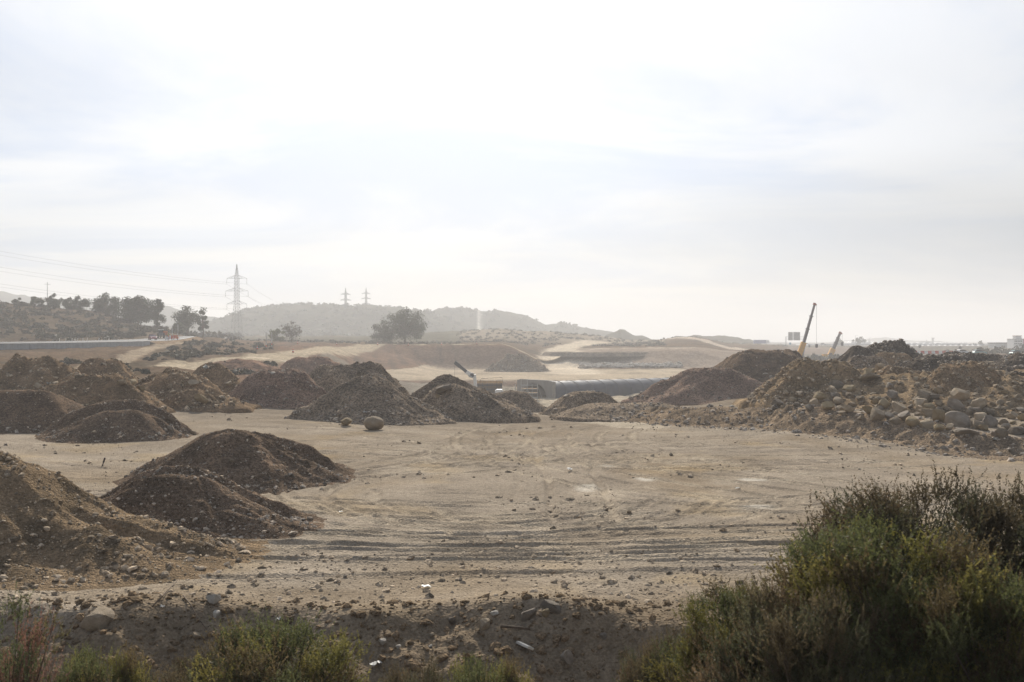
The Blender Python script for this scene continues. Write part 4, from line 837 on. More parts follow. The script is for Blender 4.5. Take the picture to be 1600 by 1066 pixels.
# ------------------------------------------------------------------ wheels and vehicles
def wheel(parent, x, y, z, r, w, mat=None):
    g = MB().tube([(x, y - w / 2, z), (x, y - w * .42, z), (x, y + w * .42, z), (x, y + w / 2, z)], [r * .9, r, r, r * .9], 16); o = link('wheel', g.mesh('wheel', M['tyre']), parent)
    g = MB().tube([(x, y - w / 2 - .01, z), (x, y + w / 2 + .01, z)], r * .55, 12); link('rim', g.mesh('rim', M['steel']), o)
def car(loc, rz, paint, label, group=None, van=False):
    o = empty('van' if van else 'car', loc, label, 'van' if van else 'car', group, rz); y = .84
    body = [(-2.1, .35), (-2.15, .75), (-1.95, .95), (.85, .98), (1.9, .78), (2.1, .55), (2.1, .32)]
    link('body', MB().prism(body, -y, y).mesh('body', paint, bevel=.07), o)
    cab = [(-1.95, .96), (-1.6, 1.62 if van else 1.36), (-1.2, 1.75 if van else 1.45), (.1, 1.72 if van else 1.45), (.95, .97)]
    link('cabin_glass', MB().prism(cab, -.72, .72).mesh('cabin_glass', M['glass'], bevel=.05), o)
    link('roof', MB().prism([(-1.55, 1.66 if van else 1.39), (-1.2, 1.79 if van else 1.49), (.05, 1.76 if van else 1.49), (.25, 1.62 if van else 1.36)], -.70, .70).mesh('roof', paint, bevel=.03), o)
    for sx in (-1.3, 1.3):
        for sy in (-1, 1): wheel(o, sx, sy * .76, .32, .32, .2)
    for sy in (-1, 1): link('headlight', MB().box((2.06, sy * .6, .66), (.12, .32, .14)).mesh('headlight', M['lamp'], bevel=.03), o)
    return o
def surf(px, py, dmin): return hit(px, py, dmin)
# left road: asphalt strip carried by a concrete edge wall
RP = [(-300, 183, 4.5), (-100, 189, 4.55), (0, 196, 4.62), (90, 209, 4.75), (170, 228, 4.95), (215, 246, 5.15), (245, 264, 5.35), (268, 290, 5.9), (285, 315, 6.6)]
C_ = [Vector(((p - CX) / F * d, d, z)) for p, d, z in RP]
def smooth_line(P, n):
    P = [Vector(p) for p in P]; out = []
    for i in range(len(P) - 1):
        a, b, c, d = P[max(i - 1, 0)], P[i], P[i + 1], P[min(i + 2, len(P) - 1)]
        for k in range(n):
            t = k / n; out.append(.5 * ((2 * b) + (c - a) * t + (2 * a - 5 * b + 4 * c - d) * t * t + (3 * b - 3 * c + d - a) * t ** 3))
    return out + [P[-1]]
C_ = smooth_line(C_, 8); Nn = []
for i in range(len(C_)):
    t = C_[min(i + 1, len(C_) - 1)] - C_[max(i - 1, 0)]; t.z = 0; t.normalize(); Nn.append(Vector((t.y, -t.x, 0)))
def strip(o0, z0, o1, z1, a=0, b=None):
    b = b or len(C_); vs = []
    for i in range(a, b): vs += [C_[i] + Nn[i] * o0 + Vector((0, 0, z0)), C_[i] + Nn[i] * o1 + Vector((0, 0, z1))]
    return MB().add(vs, [(2 * i, 2 * i + 1, 2 * i + 3, 2 * i + 2) for i in range(b - a - 1)])
link('road', strip(4.2, -.15, -4.2, .16).mesh('road', plain('asphalt', (.11, .11, .115), .8, 0, .2, .3)), kind='structure')
link('road_shoulder', strip(-4.2, .15, -7.5, -.35).mesh('road_shoulder', plain('gravel_shoulder', (.27, .21, .15), .95)), kind='structure')
link('road_verge', strip(4.5, -1.3, 11, -3.4, 0, int(len(C_) * .60)).mesh('road_verge', M['brown']), kind='structure')
for o_, z_ in ((-3.8, .15), (3.6, -.12)):
    link('road_line', strip(o_ - .08, z_ + .012, o_ + .08, z_ + .004).mesh('road_line', M['whitepaint']), kind='structure')
link('road_verge', strip(4.2, -.16, 10, -2.4, int(len(C_) * .60) - 1).mesh('road_verge', M['brown']), kind='structure')
nw = int(len(C_) * .60); wl = empty('edge_wall', C_[0], 'grey concrete edge wall carrying the left road', 'wall')
M['wallp'] = plain('wall_concrete', (.30, .32, .34), .8, 0, .18, 1.5)
for i in range(nw - 1):
    a, b = C_[i] + Nn[i] * 4.3 - C_[0], C_[i + 1] + Nn[i + 1] * 4.3 - C_[0]; m = max(1, round((b - a).length / 2.0))
    for k in range(m):
        p, q_ = a.lerp(b, k / m), a.lerp(b, (k + 1) / m); e = (q_ - p).normalized() * .03
        link('wall_panel', MB().beam(p + e + Vector((0, 0, -.72)), q_ - e + Vector((0, 0, -.72)), .22 if k % 2 else .26, 1.25).mesh('wall_panel', M['wallp']), wl)
link('coping', strip(4.55, -.02, 4.05, .02, 0, nw).mesh('coping', M['concrete']), wl).location = -Vector(C_[0])
rp = lambda px, off=0, dz=0: min(((c + n_ * off + Vector((0, 0, dz))) for c, n_ in zip(C_, Nn)), key=lambda c: abs(CX + F * c.x / c.y - px))
car(rp(239, .6, -.02), R(-62), plain('dark_red_paint', (.22, .03, .05), .25, .2, .05), 'dark red car driving towards the viewer on the left road')
for i, px in enumerate((92, 100, 106, 110, 121, 128, 137, 156, 170)):
    p = rp(px, -6.2, -.2); link('marker_stake', MB().tube([p, p + Vector((.05, 0, .95))], [.09, .07], 6).mesh('marker_stake', M['whitepaint']), None, ORD[i] + ' pale stake from the left in the row behind the left road', 'stake', 'row of pale stakes behind the left road')
# tractor and orange trailer
p = rp(250, -1.5, .1); o = empty('tractor', p, 'dark tractor with a pale roof standing on the left road behind the red car', 'tractor', None, R(-70))
link('hood', MB().prism([(.1, .7), (.1, 1.35), (1.5, 1.25), (1.6, .75)], -.4, .4).mesh('hood', M['dsteel'], bevel=.05), o); link('cab', MB().prism([(-1.1, .8), (-1.0, 2.3), (.1, 2.3), (.25, .8)], -.6, .6).mesh('cab', M['glass'], bevel=.05), o); link('roof', MB().box((-.45, 0, 2.38), (1.5, 1.5, .14)).mesh('roof', M['whitepaint'], bevel=.04), o)
for sy in (-1, 1): wheel(o, -.7, sy * .8, .75, .75, .4); wheel(o, 1.2, sy * .65, .42, .42, .3)
p = rp(257, -1.2, .1); o = empty('dump_trailer', p, 'orange red tipping trailer beside the tractor on the left road', 'trailer', None, R(-70))
link('body', MB().prism([(-1.6, .9), (-1.9, 2.0), (1.6, 2.0), (1.4, .9)], -1.0, 1.0).mesh('body', M['orangep'], bevel=.05), o); link('drawbar', MB().beam((1.3, 0, .7), (2.8, 0, .55), .14).mesh('drawbar', M['dsteel']), o); link('chassis', MB().box((-.1, 0, .8), (2.8, .8, .16)).mesh('chassis', M['dsteel']), o)
for sx in (-.7, .4):
    for sy in (-1, 1): wheel(o, sx, sy * .85, .48, .48, .3)
# worker
def worker(p, label, rz):
    me = bpy.data.meshes.new('person'); J = [((0, 0, .95), .15), ((0, 0, 1.15), .16), ((0, 0, 1.4), .17), ((0, 0, 1.52), .07), ((0, .01, 1.62), .10), ((0, .01, 1.74), .09), ((.10, 0, .88), .10), ((.12, .03, .5), .075), ((.12, 0, .1), .055), ((.12, .13, .04), .05),
        ((-.10, 0, .88), .10), ((-.12, -.03, .5), .075), ((-.12, -.06, .1), .055), ((-.12, .07, .04), .05), ((.21, 0, 1.42), .07), ((.27, .02, 1.15), .05), ((.24, .18, .98), .038), ((.23, .25, .93), .04), ((-.21, 0, 1.42), .07), ((-.28, 0, 1.15), .05), ((-.27, .1, .92), .038), ((-.26, .13, .84), .04)]
    E = [(0, 1), (1, 2), (2, 3), (3, 4), (4, 5), (0, 6), (6, 7), (7, 8), (8, 9), (0, 10), (10, 11), (11, 12), (12, 13), (2, 14), (14, 15), (15, 16), (16, 17), (2, 18), (18, 19), (19, 20), (20, 21)]
    me.from_pydata([j[0] for j in J], E, []); b = link('person', me, None, label, 'person', None, None, p, (0, 0, rz)); sk = b.modifiers.new('skin', 'SKIN'); b.modifiers.new('sub', 'SUBSURF').render_levels = 1
    for v_, j in zip(me.skin_vertices[0].data, J): v_.radius = (j[1], j[1])
    me.skin_vertices[0].data[0].use_root = True
    me.materials.append(plain('dark_work_clothes', (.05, .05, .06), .8))
    g = MB().tube([(0, .01, 1.70), (0, .01, 1.80), (0, .01, 1.86)], [.135, .12, .05], 10); link('helmet', g.mesh('helmet', plain('yellow_helmet', (.75, .6, .08), .4), True), b)
    g = MB().tube([(0, 0, 1.05), (0, 0, 1.25), (0, 0, 1.47)], [.20, .215, .16], 10); link('vest', g.mesh('vest', plain('yellow_vest', (.62, .60, .10), .7), True), b)
worker(rp(264.5, 2.0, -.1), 'worker in yellow helmet and vest standing at the road barriers', 2.6)
def striped(name, label, p, w, h, n, cat, group=None, rz=0, cols=('redp', 'whitepaint')):
    o = empty(name, p, label, cat, group, rz)
    for i in range(n): link('stripe', MB().box((-w / 2 + w * (i + .5) / n, 0, h * .62), (w / n - .004, .05, h * .7)).mesh('stripe', M[cols[i % 2]]), o)
    for sx in (-1, 1): link('foot', MB().box((sx * w * .38, 0, h * .14), (.1, .4, h * .28)).mesh('foot', M['dsteel']), o)
for px, off, w, h, n, cols, lb in ((261.5, 2.6, .9, 1.0, 1, ('whitepaint', 'redp'), 'white barrier board left of the red ones on the left road'), (267, 3.4, 1.3, 1.3, 3, ('redp', 'whitepaint'), 'red and white striped barrier in the middle of the road closure'), (274, 3.8, 1.2, 1.3, 2, ('redp', 'orangep'), 'red barrier board at the right end of the road closure')):
    striped('road_barrier', lb, rp(px, off, -.15), w, h, n, 'barrier', 'barriers closing the left road', 0, cols)
for px, py, top, lb in ((269.3, 531, 508, 'left pale pole beside the road closure'), (278, 532, 507, 'right pale pole beside the road closure'), (416, 545, 519, 'left one of two pale posts where the dirt road bends'), (424.5, 542, 519, 'right one of two pale posts where the dirt road bends')):
    p = surf(px, py, 150); H_ = CZ - (top - CY) / F * p.y - p.z; o = empty('pole', p, lb, 'pole')
    link('shaft', MB().tube([(0, 0, -.2), (0, 0, H_)], .11, 8).mesh('shaft', plain('pale_pole', (.5, .5, .48), .7)), o)
    link('collar', MB().tube([(0, 0, .5), (0, 0, .9)], .16, 8).mesh('collar', M['redp']), o)
for i, (px, py) in enumerate(((402, 546), (458, 551), (526, 539), (590, 539), (638, 540), (465, 537), (690, 539), (745, 538), (1002, 609), (958, 609), (1052, 592))):
    p = surf(px, py, 140); o = empty('traffic_cone', p, f'small red and white marker cone, number {"first second third fourth fifth sixth seventh eighth ninth tenth eleventh".split()[i]} along the dirt road', 'cone', 'marker cones along the dirt roads'); k = p.y / 250
    o['label'] = (ORD[(0, 1, 3, 4, 5, 2, 6, 7)[i]] + ' small red marker cone from the left along the pale dirt road') if i < 8 else ('right', 'left', 'farthest')[i - 8] + ' small red marker cone on the sand by the black tunnel'
    link('cone', MB().tube([(0, 0, .05), (0, 0, .45), (0, 0, .9)], [.26, .16, .06], 10).mesh('cone', M['redp']), o); link('sleeve', MB().tube([(0, 0, .36), (0, 0, .6)], [.20, .145], 10).mesh('sleeve', M['whitepaint']), o); link('foot', MB().box((0, 0, .03), (.6, .6, .06)).mesh('foot', M['tyre']), o)

# ------------------------------------------------------------------ white loader crane by the tunnel
p = Vector(at(742, 620, 197)); p.z = ground_at(p.x, p.y); o = empty('crane_truck', p, 'white knuckle boom truck crane rising behind the heaps left of the tunnel', 'crane')
zc = lambda y: CZ - (y - CY) / F * 197 - p.z
xc = lambda x: (x - 742) / F * 197
link('chassis', MB().box((1.5, 0, .95), (7.5, 2.2, .35)).mesh('chassis', M['dsteel']), o); link('cab', MB().prism([(4.0, .8), (4.0, 2.4), (4.4, 2.6), (5.4, 2.6), (5.8, 1.7), (5.8, .8)], -1.1, 1.1).mesh('cab', M['whitepaint'], bevel=.08), o); link('flatbed', MB().box((1.2, 0, 1.25), (4.8, 2.3, .2)).mesh('flatbed', M['timber']), o)
for x in (-1.2, -.1, 4.6):
    for sy in (-1, 1): wheel(o, x, sy * 1.0, .5, .5, .35)
link('column', MB().beam((.35, 0, 1.1), (-.1, 0, zc(585)), .62, .5).mesh('column', M['whitepaint'], bevel=.08), o)
b = link('inner_boom', MB().beam((xc(741), 0, zc(583)), (xc(727), -.2, zc(580)), .42, .8).mesh('inner_boom', M['whitepaint'], bevel=.06), o)
b.data = MB().beam((xc(738), -.1, zc(587)), (xc(727), -.1, zc(580)), .45, .75).mesh('inner_boom', M['whitepaint'], bevel=.06)
link('pivot', MB().tube([(xc(738), -.5, zc(586)), (xc(738), .4, zc(586))], .42, 10).mesh('pivot', M['dsteel']), o)
link('cylinder', MB().tube([(xc(739), -.45, zc(590)), (xc(732), -.45, zc(587))], .16, 8).mesh('cylinder', M['steel']), o)
link('outer_boom', MB().beam((xc(729), -.1, zc(581)), (xc(710.5), -.1, zc(566)), .5, .62).mesh('outer_boom', M['dsteel'], bevel=.06), o)
link('boom_section', MB().beam((xc(719), -.1, zc(573)), (xc(711), -.1, zc(566.6)), .58, .72).mesh('boom_section', M['dsteel'], bevel=.06), o)
link('hook_line', MB().tube([(xc(710.5), -.1, zc(566)), (xc(710.5), -.1, zc(592))], .02, 4).mesh('hook_line', M['dsteel']), o)

# ------------------------------------------------------------------ telescopic cranes on the right
def tele_crane(label, d, foot, knee, tip, hook):
    x0, _, z0 = at(*foot, d); gz = ground_at(x0, d); o = empty('mobile_crane', (x0, d, gz), label, 'crane', 'telescopic cranes on the right'); v = lambda q: Vector(((q[0] - foot[0]) / F * d, 0, CZ - (q[1] - CY) / F * d - gz))
    a, b, c = v(foot), v(knee), v(tip); k = d / 300
    link('base_boom', MB().beam(a, b, 1.15 * k, 1.5 * k).mesh('base_boom', M['yellowp'], bevel=.1), o)
    for i, (t0, t1, w) in enumerate(((-.03, .36, .95), (.33, .68, .82), (.66, 1, .68))): link('boom_section', MB().beam(b.lerp(c, t0), b.lerp(c, t1), w * k * .8, w * k).mesh('boom_section', M['boom']), o)
    for t0 in (.35, .68): link('boom_collar', MB().beam(b.lerp(c, t0 - .012), b.lerp(c, t0 + .012), 1.1 * k * .85, 1.1 * k).mesh('boom_collar', M['dsteel']), o)
    link('boom_head', MB().prism([(c.x - .5 * k, c.z - .2), (c.x - .3 * k, c.z + .35 * k), (c.x + .15 * k, c.z + .25 * k), (c.x + .6 * k, c.z - .3 * k), (c.x + .3 * k, c.z - .5 * k)], -.4, .4).mesh('boom_head', M['boomhead']), o)
    e = v(hook); t = c + Vector((.55 * k, 0, -.3)); e.x = t.x; link('cable', MB().tube([t, e], .035 * k, 4).mesh('cable', M['dsteel']), o); link('hook_block', MB().box((e.x, 0, e.z - .5 * k), (.7 * k, .5, 1.1 * k)).mesh('hook_block', M['dsteel'], bevel=.08), o)
    dr = (b - a).normalized(); f = a - dr * 3.0; link('lift_cylinder', MB().tube([f + Vector((1.6, 0, -.6)), a.lerp(b, .5) + Vector((.7 * k, 0, 0))], .25, 8).mesh('lift_cylinder', M['steel']), o)
    link('boom_foot', MB().beam(f, a, 1.15 * k, 1.5 * k).mesh('boom_foot', M['yellowp']), o)
    link('turntable', MB().box((f.x - .6, 0, max(f.z - .4, 1.6)), (3.4, 2.4, 1.6)).mesh('turntable', M['yellowp'], bevel=.1), o); link('operator_cab', MB().prism([(f.x + .2, 1.3), (f.x + .2, 2.9), (f.x + 1.3, 2.9), (f.x + 1.7, 1.3)], -1.9, -1.25).mesh('operator_cab', M['glass'], bevel=.06), o)
    link('carrier', MB().box((f.x + 1, 0, .85), (9.5, 2.5, .7)).mesh('carrier', M['yellowp'], bevel=.1), o)
    for x in (-2.5, -1, 3, 4.6):
        for sy in (-1, 1): wheel(o, f.x + x, sy * 1.1, .55, .55, .4)
M['boomhead'] = plain('dull_red_paint', (.28, .07, .05), .5)
M['boom'] = plain('grey_boom_paint', (.11, .10, .115), .45, .1)
tele_crane('taller telescopic crane with yellow base and dark boom', 300, (1250, 551), (1256, 535), (1273, 475), (1272, 538))
tele_crane('shorter telescopic crane farther right with yellow base', 430, (1298, 553), (1302, 545), (1313, 520), (1313.5, 535))

# ------------------------------------------------------------------ motorway, gantry, lorry on the plain
def pt(px, d, dz=0): x = (px - CX) / F * d; return Vector((x, d, ground_at(x, d) + dz))
def flat_strip(name, P, w, mat, dz, kind='structure'):
    P = smooth_line(P, 8); g = MB(); vs = []
    for i, p in enumerate(P):
        t = (P[min(i + 1, len(P) - 1)] - P[max(i - 1, 0)]).normalized(); n_ = Vector((t.y, -t.x, 0)); vs += [p + n_ * w + Vector((0, 0, dz)), p - n_ * w + Vector((0, 0, dz))]
    link(name, g.add(vs, [(2 * i, 2 * i + 1, 2 * i + 3, 2 * i + 2) for i in range(len(P) - 1)]).mesh(name, mat), kind=kind)
HWY = [Vector(((p - CX) / F * d, d, .9)) for p, d in ((1120, 900), (1180, 800), (1300, 730), (1450, 690), (1700, 660))]
flat_strip('motorway', HWY, 9, plain('far_asphalt', (.2, .2, .2), .8), 1.0)
rl = empty('guard_rail', HWY[0], 'long pale guard rail along the far motorway', 'guard rail'); SL = smooth_line(HWY, 10)
link('rail', MB().tube([q_ - HWY[0] + Vector((0, -9, 1.7)) for q_ in SL], .22, 4).mesh('rail', M['steel']), rl)
for q_ in SL: link('post', MB().beam(q_ - HWY[0] + Vector((0, -8.9, .6)), q_ - HWY[0] + Vector((0, -8.9, 1.7)), .2).mesh('post', M['steel']), rl)
def on(px): return min(SL, key=lambda c: abs(CX + F * c.x / c.y - px))
p = on(1190) + Vector((0, 0, 1.0)); o = empty('lorry', p, 'lorry with long blue trailer and white front on the far motorway', 'lorry', None, R(-6))
link('trailer', MB().box((-1, 0, 2.55), (9.6, 2.5, 2.8)).mesh('trailer', plain('blue_tarpaulin', (.06, .10, .30), .5), bevel=.08), o); link('cab', MB().prism([(4.2, .6), (4.2, 3.9), (5.9, 3.8), (6.4, 2.2), (6.4, .6)], -1.2, 1.2).mesh('cab', M['whitepaint'], bevel=.1), o); link('chassis', MB().box((0, 0, .85), (10.5, 2.0, .4)).mesh('chassis', M['dsteel']), o)
for x in (-4.5, -3.2, 2.9, 5.2):
    for sy in (-1, 1): wheel(o, x, sy * 1.0, .5, .5, .35)
car(on(1282) + Vector((0, 0, 1.0)), 0, M['whitepaint'], 'pale van with dark windows on the far motorway', None, True); car(on(1263) + Vector((0, -2, 1.0)), 0, M['steel'], 'pale car beside the van on the far motorway')
d = 690; o = empty('sign_gantry', pt(1239, d), 'road sign gantry seen from behind with two grey panels', 'sign'); g0 = pt(1239, d).z; zz_ = lambda y: CZ - (y - CY) / F * d - g0; xx_ = lambda x: (x - 1239) / F * d
link('post', MB().beam((xx_(1228), 0, -.5), (xx_(1228), 0, zz_(526)), .42).mesh('post', M['steel']), o); link('post', MB().beam((xx_(1258), 0, -.5), (xx_(1258), 0, zz_(526)), .42).mesh('post', M['steel']), o)
link('beam', MB().beam((xx_(1228), 0, zz_(526.5)), (xx_(1258), 0, zz_(526.5)), .25).mesh('beam', M['steel']), o); link('beam', MB().beam((xx_(1228), 0, zz_(530)), (xx_(1258), 0, zz_(530)), .25).mesh('beam', M['steel']), o)
M['panelb'] = plain('sign_back', (.33, .34, .345), .5, .2)
for a, b in ((1232, 1238.7), (1240, 1250)):
    q_ = link('sign_panel', MB().box(((xx_(a) + xx_(b)) / 2, .4, (zz_(519) + zz_(532)) / 2), (xx_(b) - xx_(a), .1, zz_(519) - zz_(532))).mesh('sign_panel', M['panelb']), o); m = int((b - a) / 1.6)
    for i in range(m + 1): link('rib', MB().beam((xx_(a + (b - a) * i / m), .25, zz_(532)), (xx_(a + (b - a) * i / m), .25, zz_(519)), .16).mesh('rib', M['dsteel']), q_)
for px, top, dd, c, lb in ((1234.5, 537, 640, 'blue', 'small round blue road sign under the gantry'), (1264.5, 541, 600, 'dsteel', 'small dark round road sign right of the taller crane'), (1437, 541.5, 520, 'dsteel', 'small dark road sign before the greenhouses'), (1500, 543.5, 480, 'dsteel', 'small dark road sign above the right rubble heaps')):
    b_ = pt(px, dd); h_ = CZ - (top - CY) / F * dd - b_.z; o = empty('road_sign', b_, lb, 'sign'); link('post', MB().tube([(0, 0, -.3), (0, 0, h_)], .08, 6).mesh('post', M['steel']), o); link('disc', MB().tube([(0, -.12, h_), (0, -.2, h_)], .75, 16).mesh('disc', M[c]), o)
for px, top, dd in ((1337, 524, 700), (1358, 528, 720), (1414, 533, 640)):
    b_ = pt(px, dd); h_ = CZ - (top - CY) / F * dd - b_.z; o = empty('lamp_post', b_, 'thin lamp post on the far plain ' + {1337: 'behind the smaller crane', 1358: 'above the dark pointed heap', 1414: 'before the greenhouses'}[px], 'lamp post'); link('mast', MB().tube([(0, 0, -.3), (0, 0, h_)], [.14, .08], 6).mesh('mast', M['steel']), o); link('arm', MB().tube([(0, 0, h_ - .1), (1.6, 0, h_ + .1)], .06, 5).mesh('arm', M['steel']), o)
# red and white barriers behind the rubble heaps
for i in range(15):
    px = 1419 + i * 5.6; d = 330; b_ = Vector(at(px, 553.0, d)); c = 'whitepaint' if i % 2 else 'redp'
    link('plastic_barrier', MB().prism([(-.3, 0), (-.28, .3), (-.12, .5), (-.1, 1.0), (.1, 1.0), (.12, .5), (.28, .3), (.3, 0)], -.56, .56).mesh('plastic_barrier', M[c], bevel=.02), None, ORD[i // 2] + (' white' if i % 2 else ' red') + ' plastic barrier from the left in the row behind the rubble heaps', 'barrier', ('white' if i % 2 else 'red') + ' barriers in the row', None, b_, (0, 0, R(90)))
M['teal'] = plain('teal_paint', (.22, .42, .42), .3)
for px, py, c, lb, dd in ((1505, 551, 'whitepaint', 'white parked car behind the rubble heaps, leftmost of the parked cars', 300), (1530, 551.5, 'teal', 'pale teal parked car right of the white one', 295), (1590, 553, 'teal', 'pale green parked car at the right edge', 270)):
    car(Vector(at(px, py + 3, dd)), R(12), M[c], lb, 'parked cars behind the rubble heaps')
ap = [pt(1395, 340), pt(1480, 325), pt(1560, 300), pt(1700, 270)]
for q_ in ap: q_.z = max(q_.z, .4)
# greenhouses
M['film'] = plain('greenhouse_film', (.74, .75, .75), .6, 0, .06, .05); M['gable'] = plain('greenhouse_gable', (.5, .51, .5), .7)
def greenhouse(label, p0, p1, d, ytop, ybot, spans, depth):
    x0, x1 = (p0 - CX) / F * d, (p1 - CX) / F * d; zt, zb = CZ - (ytop - CY) / F * d, CZ - (ybot - CY) / F * d; o = empty('greenhouse', ((x0 + x1) / 2, d, zb - 1), label, 'greenhouse', 'white greenhouses on the plain'); w = (x1 - x0) / spans; h = zt - zb + 1
    link('wall', MB().box((0, depth / 2, h * .36), (x1 - x0, depth, h * .72)).mesh('wall', M['gable']), o)
    for i in range(spans):
        c = -(x1 - x0) / 2 + w * (i + .5); link('roof_span', MB().prism([(c + w * .497 * math.cos(math.pi * j / 8), h * .722 + h * .28 * math.sin(math.pi * j / 8)) for j in range(9)], -.3, depth + .3).mesh('roof_span', M['film']), o)
greenhouse('long white greenhouse row in the middle of the plain', 1398, 1537, 880, 539.0, 545.5, 16, 40)
greenhouse('white greenhouse row higher and farther behind the long one', 1388, 1480, 1150, 535.8, 540, 10, 60)
greenhouse('pale greenhouse row behind the cranes', 1262, 1352, 980, 537.8, 543, 11, 40)
greenhouse('small pale greenhouse right of the smaller crane', 1330, 1395, 1250, 534, 538.5, 8, 60)
greenhouse('thin white greenhouse strip left of the white building', 1540, 1584, 900, 538, 541.5, 6, 40)
greenhouse('far pale greenhouse between the two longer rows', 1468, 1512, 1350, 535.5, 538.5, 6, 40)
# white building at the right edge, low hall beside it, far tower
d = 600; o = empty('white_building', pt(1596, d), 'white two storey building with a roof box at the right edge', 'building'); gz = pt(1596, d).z; zb = lambda y: CZ - (y - CY) / F * d - gz; xb = lambda x: (x - 1596) / F * d
link('wall', MB().box(((xb(1584) + xb(1612)) / 2, 4, zb(530.2) / 2 - .3), (xb(1612) - xb(1584), 8, zb(530.2) + .6)).mesh('wall', M['whitepaint']), o); r_ = link('roof', MB().box(((xb(1583.5) + xb(1612)) / 2, 4, zb(530) + .06), (xb(1612) - xb(1583.5), 8.4, .25)).mesh('roof', M['concrete']), o)
link('roof_box', MB().box((xb(1594.5), 4, (zb(525) + zb(529.7)) / 2), (3.3, 4, zb(525) - zb(529.7))).mesh('roof_box', M['whitepaint']), o); link('roof_box_slab', MB().box((xb(1594.5), 4, zb(524.7)), (3.8, 4.5, .22)).mesh('roof_box_slab', M['timber']), o)
link('side_wall', MB().box((xb(1599) + .9, -.12, zb(533)), (2.0, .2, 3.0)).mesh('side_wall', M['redp']), o)
for y in (533.2, 537): 
    for x in (1586, 1588.5, 1591, 1593.5, 1596):
        q_ = link('window', MB().box((xb(x), -.04, zb(y)), (.62, .1, .6)).mesh('window', M['glass']), o); link('sill', MB().box((xb(x), -.12, zb(y) - .36), (.74, .16, .08)).mesh('sill', M['concrete']), q_)
link('door', MB().box((xb(1594.5), -.05, zb(540) + .4), (1.6, .14, 1.7)).mesh('door', M['dsteel']), o)
d = 640; o = empty('low_hall', pt(1569, d), 'low grey hall left of the white building', 'building'); gz = pt(1569, d).z; zb = lambda y: CZ - (y - CY) / F * d - gz
link('wall', MB().box((0, 5, zb(536.5) / 2 - .3), (11, 10, zb(536.5) + .6)).mesh('wall', M['gable']), o); link('roof', MB().prism([(-5.8, zb(537)), (-5.8, zb(535.4)), (5.8, zb(535.2)), (5.8, zb(537))], -.6, 10.6).mesh('roof', plain('dark_roof', (.14, .14, .15), .7)), o)
d = 1250; o = empty('silo_plant', pt(1455, d), 'small hazy works with a square tower on the far plain', 'building'); gz = pt(1455, d).z; zb = lambda y: CZ - (y - CY) / F * d - gz; xb = lambda x: (x - 1455) / F * d
link('tower', MB().box((xb(1457.5), 0, zb(528) / 2), (1.6, 2, zb(528))).mesh('tower', M['gable']), o); link('tower_head', MB().box((xb(1457.8), 0, zb(528.6)), (2.8, 2.6, 1.4)).mesh('tower_head', M['gable']), o); link('shed', MB().box((xb(1446), 0, zb(534) / 2), (13, 6, zb(533.4))).mesh('shed', M['gable']), o); link('chimney', MB().tube([(xb(1448), 0, 0), (xb(1448), 0, zb(531))], .5, 8).mesh('chimney', M['gable']), o)

# ------------------------------------------------------------------ pylons and wires
M['lattice'] = plain('lattice_steel', (.22, .23, .23), .6, .3)
def pylon_parts(T):
    prof = [(0, 2.25), (7.5, 1.7), (12.5, 1.25), (15.6, 1.0), (21.9, .92), (28.1, .85), (31.5, .45), (35, .06)]; w = lambda z: np.interp(z, [a for a, b in prof], [b for a, b in prof])
    lg = []
    for sx in (-1, 1):
        for sy in (-1, 1):
            g = MB()
            for (z0, w0), (z1, w1) in zip(prof[:-1], prof[1:]): g.beam((sx * w0, sy * w0, z0), (sx * w1, sy * w1, z1), T * 1.6)
            lg.append(g.mesh('leg', M['lattice']))
    br = MB(); lv = [0, 4, 7.5, 10.2, 12.5, 14.1, 15.6, 17.2, 18.8, 20.4, 21.9, 23.5, 25.1, 26.6, 28.1, 29.8, 31.5, 33.2]
    for z0, z1 in zip(lv[:-1], lv[1:]):
        a, b = w(z0), w(z1)
        for s_ in (-1, 1):
            br.beam((-a, s_ * a, z0), (b, s_ * b, z1), T); br.beam((a, s_ * a, z0), (-b, s_ * b, z1), T); br.beam((s_ * a, -a, z0), (s_ * b, b, z1), T); br.beam((-b, s_ * b, z1), (b, s_ * b, z1), T)
    arms = []
    for z, l in ((28.1, 5.1), (21.9, 5.8), (15.6, 5.1)):
        for s_ in (-1, 1):
            g = MB(); h = w(z); tip = (s_ * l, 0, z)
            for sy in (-1, 1): g.beam((s_ * h, sy * h, z), tip, T * 1.3); g.beam((s_ * h, sy * h, z + 1.5), tip, T * 1.1); g.beam((s_ * (h + (l - h) * .5), sy * h * .5, z), (s_ * h, sy * h, z + 1.5), T); 
            i_ = MB().tube([(s_ * l, 0, z), (s_ * l, 0, z - 2.8)], .1, 6); arms.append((g.mesh('cross_arm', M['lattice']), i_.mesh('insulator', M['gable'])))
    return lg, br.mesh('bracing', M['lattice']), arms
NEAR, FAR = pylon_parts(.065), pylon_parts(.34)
def pylon(loc, label, rz=0, s=1, parts=None):
    LG, BR, AR = parts or NEAR
    o = empty('pylon', loc, label, 'pylon', 'lattice pylons', rz, s)
    for l in LG: link('leg', l, o)
    link('bracing', BR, o)
    for a, i_ in AR: q_ = link('cross_arm', a, o); link('insulator', i_, q_)
    return o
d = 486; x = (370 - CX) / F * d; zt = CZ + (CY - 413) / F * d; P1 = Vector((x, d, zt - 35)); pylon(P1, 'tall lattice pylon with three cross arms, nearest one at left', R(-8))
P0 = Vector((-254, 300, 27.5)); pylon(P0, 'lattice pylon on the hill beyond the left picture edge', R(-40))
P2 = Vector(((540 - CX) / F * 1060, 1060, CZ + (CY - 450) / F * 1060 - 35)); pylon(P2, 'hazy far pylon with three arms on the pale hill, left of the pair', R(10), 1, FAR)
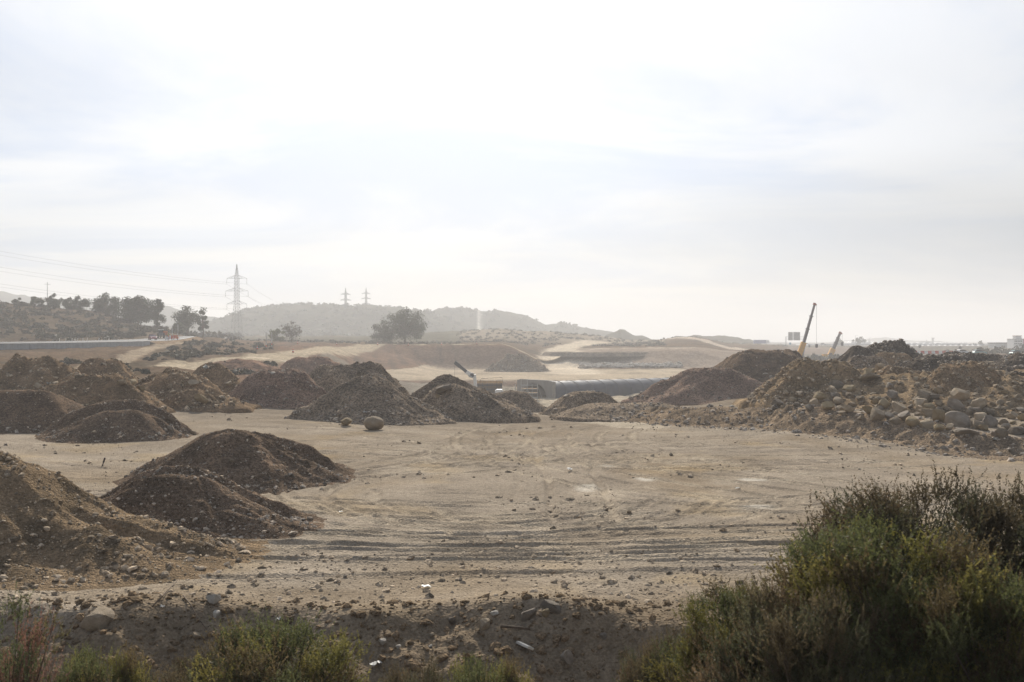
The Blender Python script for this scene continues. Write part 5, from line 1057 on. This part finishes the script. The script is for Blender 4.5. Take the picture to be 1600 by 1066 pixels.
P3 = Vector(((572 - CX) / F * 1200, 1200, CZ + (CY - 450) / F * 1200 - 35)); pylon(P3, 'hazy far pylon on the pale hill crest, right of the pair', R(10), 1, FAR)
def tips(P, rz): return [P + Vector((math.cos(rz) * s_ * l, math.sin(rz) * s_ * l, z - 2.8)) for z, l in ((28.1, 5.1), (21.9, 5.8), (15.6, 5.1)) for s_ in (-1, 1)]
LVL = ['top left', 'top right', 'middle left', 'middle right', 'bottom left', 'bottom right']
for (A_, ra, B_, rb, sag, wd, nm_) in ((P0, R(-40), P1, R(-8), 4.5, .028, 'from the left edge to the tall pylon'), (P1, R(-8), P2, R(10), 16, .035, 'from the tall pylon to the far hill pylon')):
    for i, (a, b) in enumerate(zip(tips(A_, ra), tips(B_, rb))):
        link('power_line', MB().tube([a.lerp(b, t / 24) - Vector((0, 0, 4 * sag * (t / 24) * (1 - t / 24))) for t in range(25)], wd, 4).mesh('power_line', M['lattice']), None, f'{LVL[i]} power line wire {nm_}', 'wire', 'power line wires')
p = pt(74, 360); h_ = CZ + (CY - 441) / F * 360 - p.z; o = empty('thin_mast', p, 'thin mast with a short cross arm behind the left ridge trees', 'mast'); link('shaft', MB().tube([(0, 0, -.5), (0, 0, h_)], [.14, .07], 6).mesh('shaft', M['lattice']), o); link('cross_arm', MB().beam((-1.1, 0, h_ - .8), (1.1, 0, h_ - .8), .1).mesh('cross_arm', M['lattice']), o)

# ------------------------------------------------------------------ pale riprap along the right cutting
rr_ = np.random.default_rng(77); n = 900; px = 905 + 160 * rr_.random(n); d = 359 + 6 * rr_.random(n); x = (px - CX) / F * d; P = np.stack([x, d, terrain(x, d) + .5 + 1.2 * rr_.random(n) * np.clip((d - 359) / 5, 0, 1)], 1)
link('riprap', stones_mesh('riprap', P, .35 + .55 * rr_.random(n), M['rock_pale']), None, kind='stuff')

# ------------------------------------------------------------------ haze
g = MB().box((0, 2950, 40), (17000, 11500, 112))
hm = bpy.data.materials.new('haze'); hm.use_nodes = True; t = hm.node_tree; t.nodes.clear()
pv = t.nodes.new('ShaderNodeVolumePrincipled'); pv.inputs['Color'].default_value = (.97, .97, .98, 1); pv.inputs['Density'].default_value = .00065; pv.inputs['Anisotropy'].default_value = 0.15
mo = t.nodes.new('ShaderNodeOutputMaterial'); t.links.new(pv.outputs[0], mo.inputs['Volume'])
link('haze', g.mesh('haze', hm), kind='stuff')
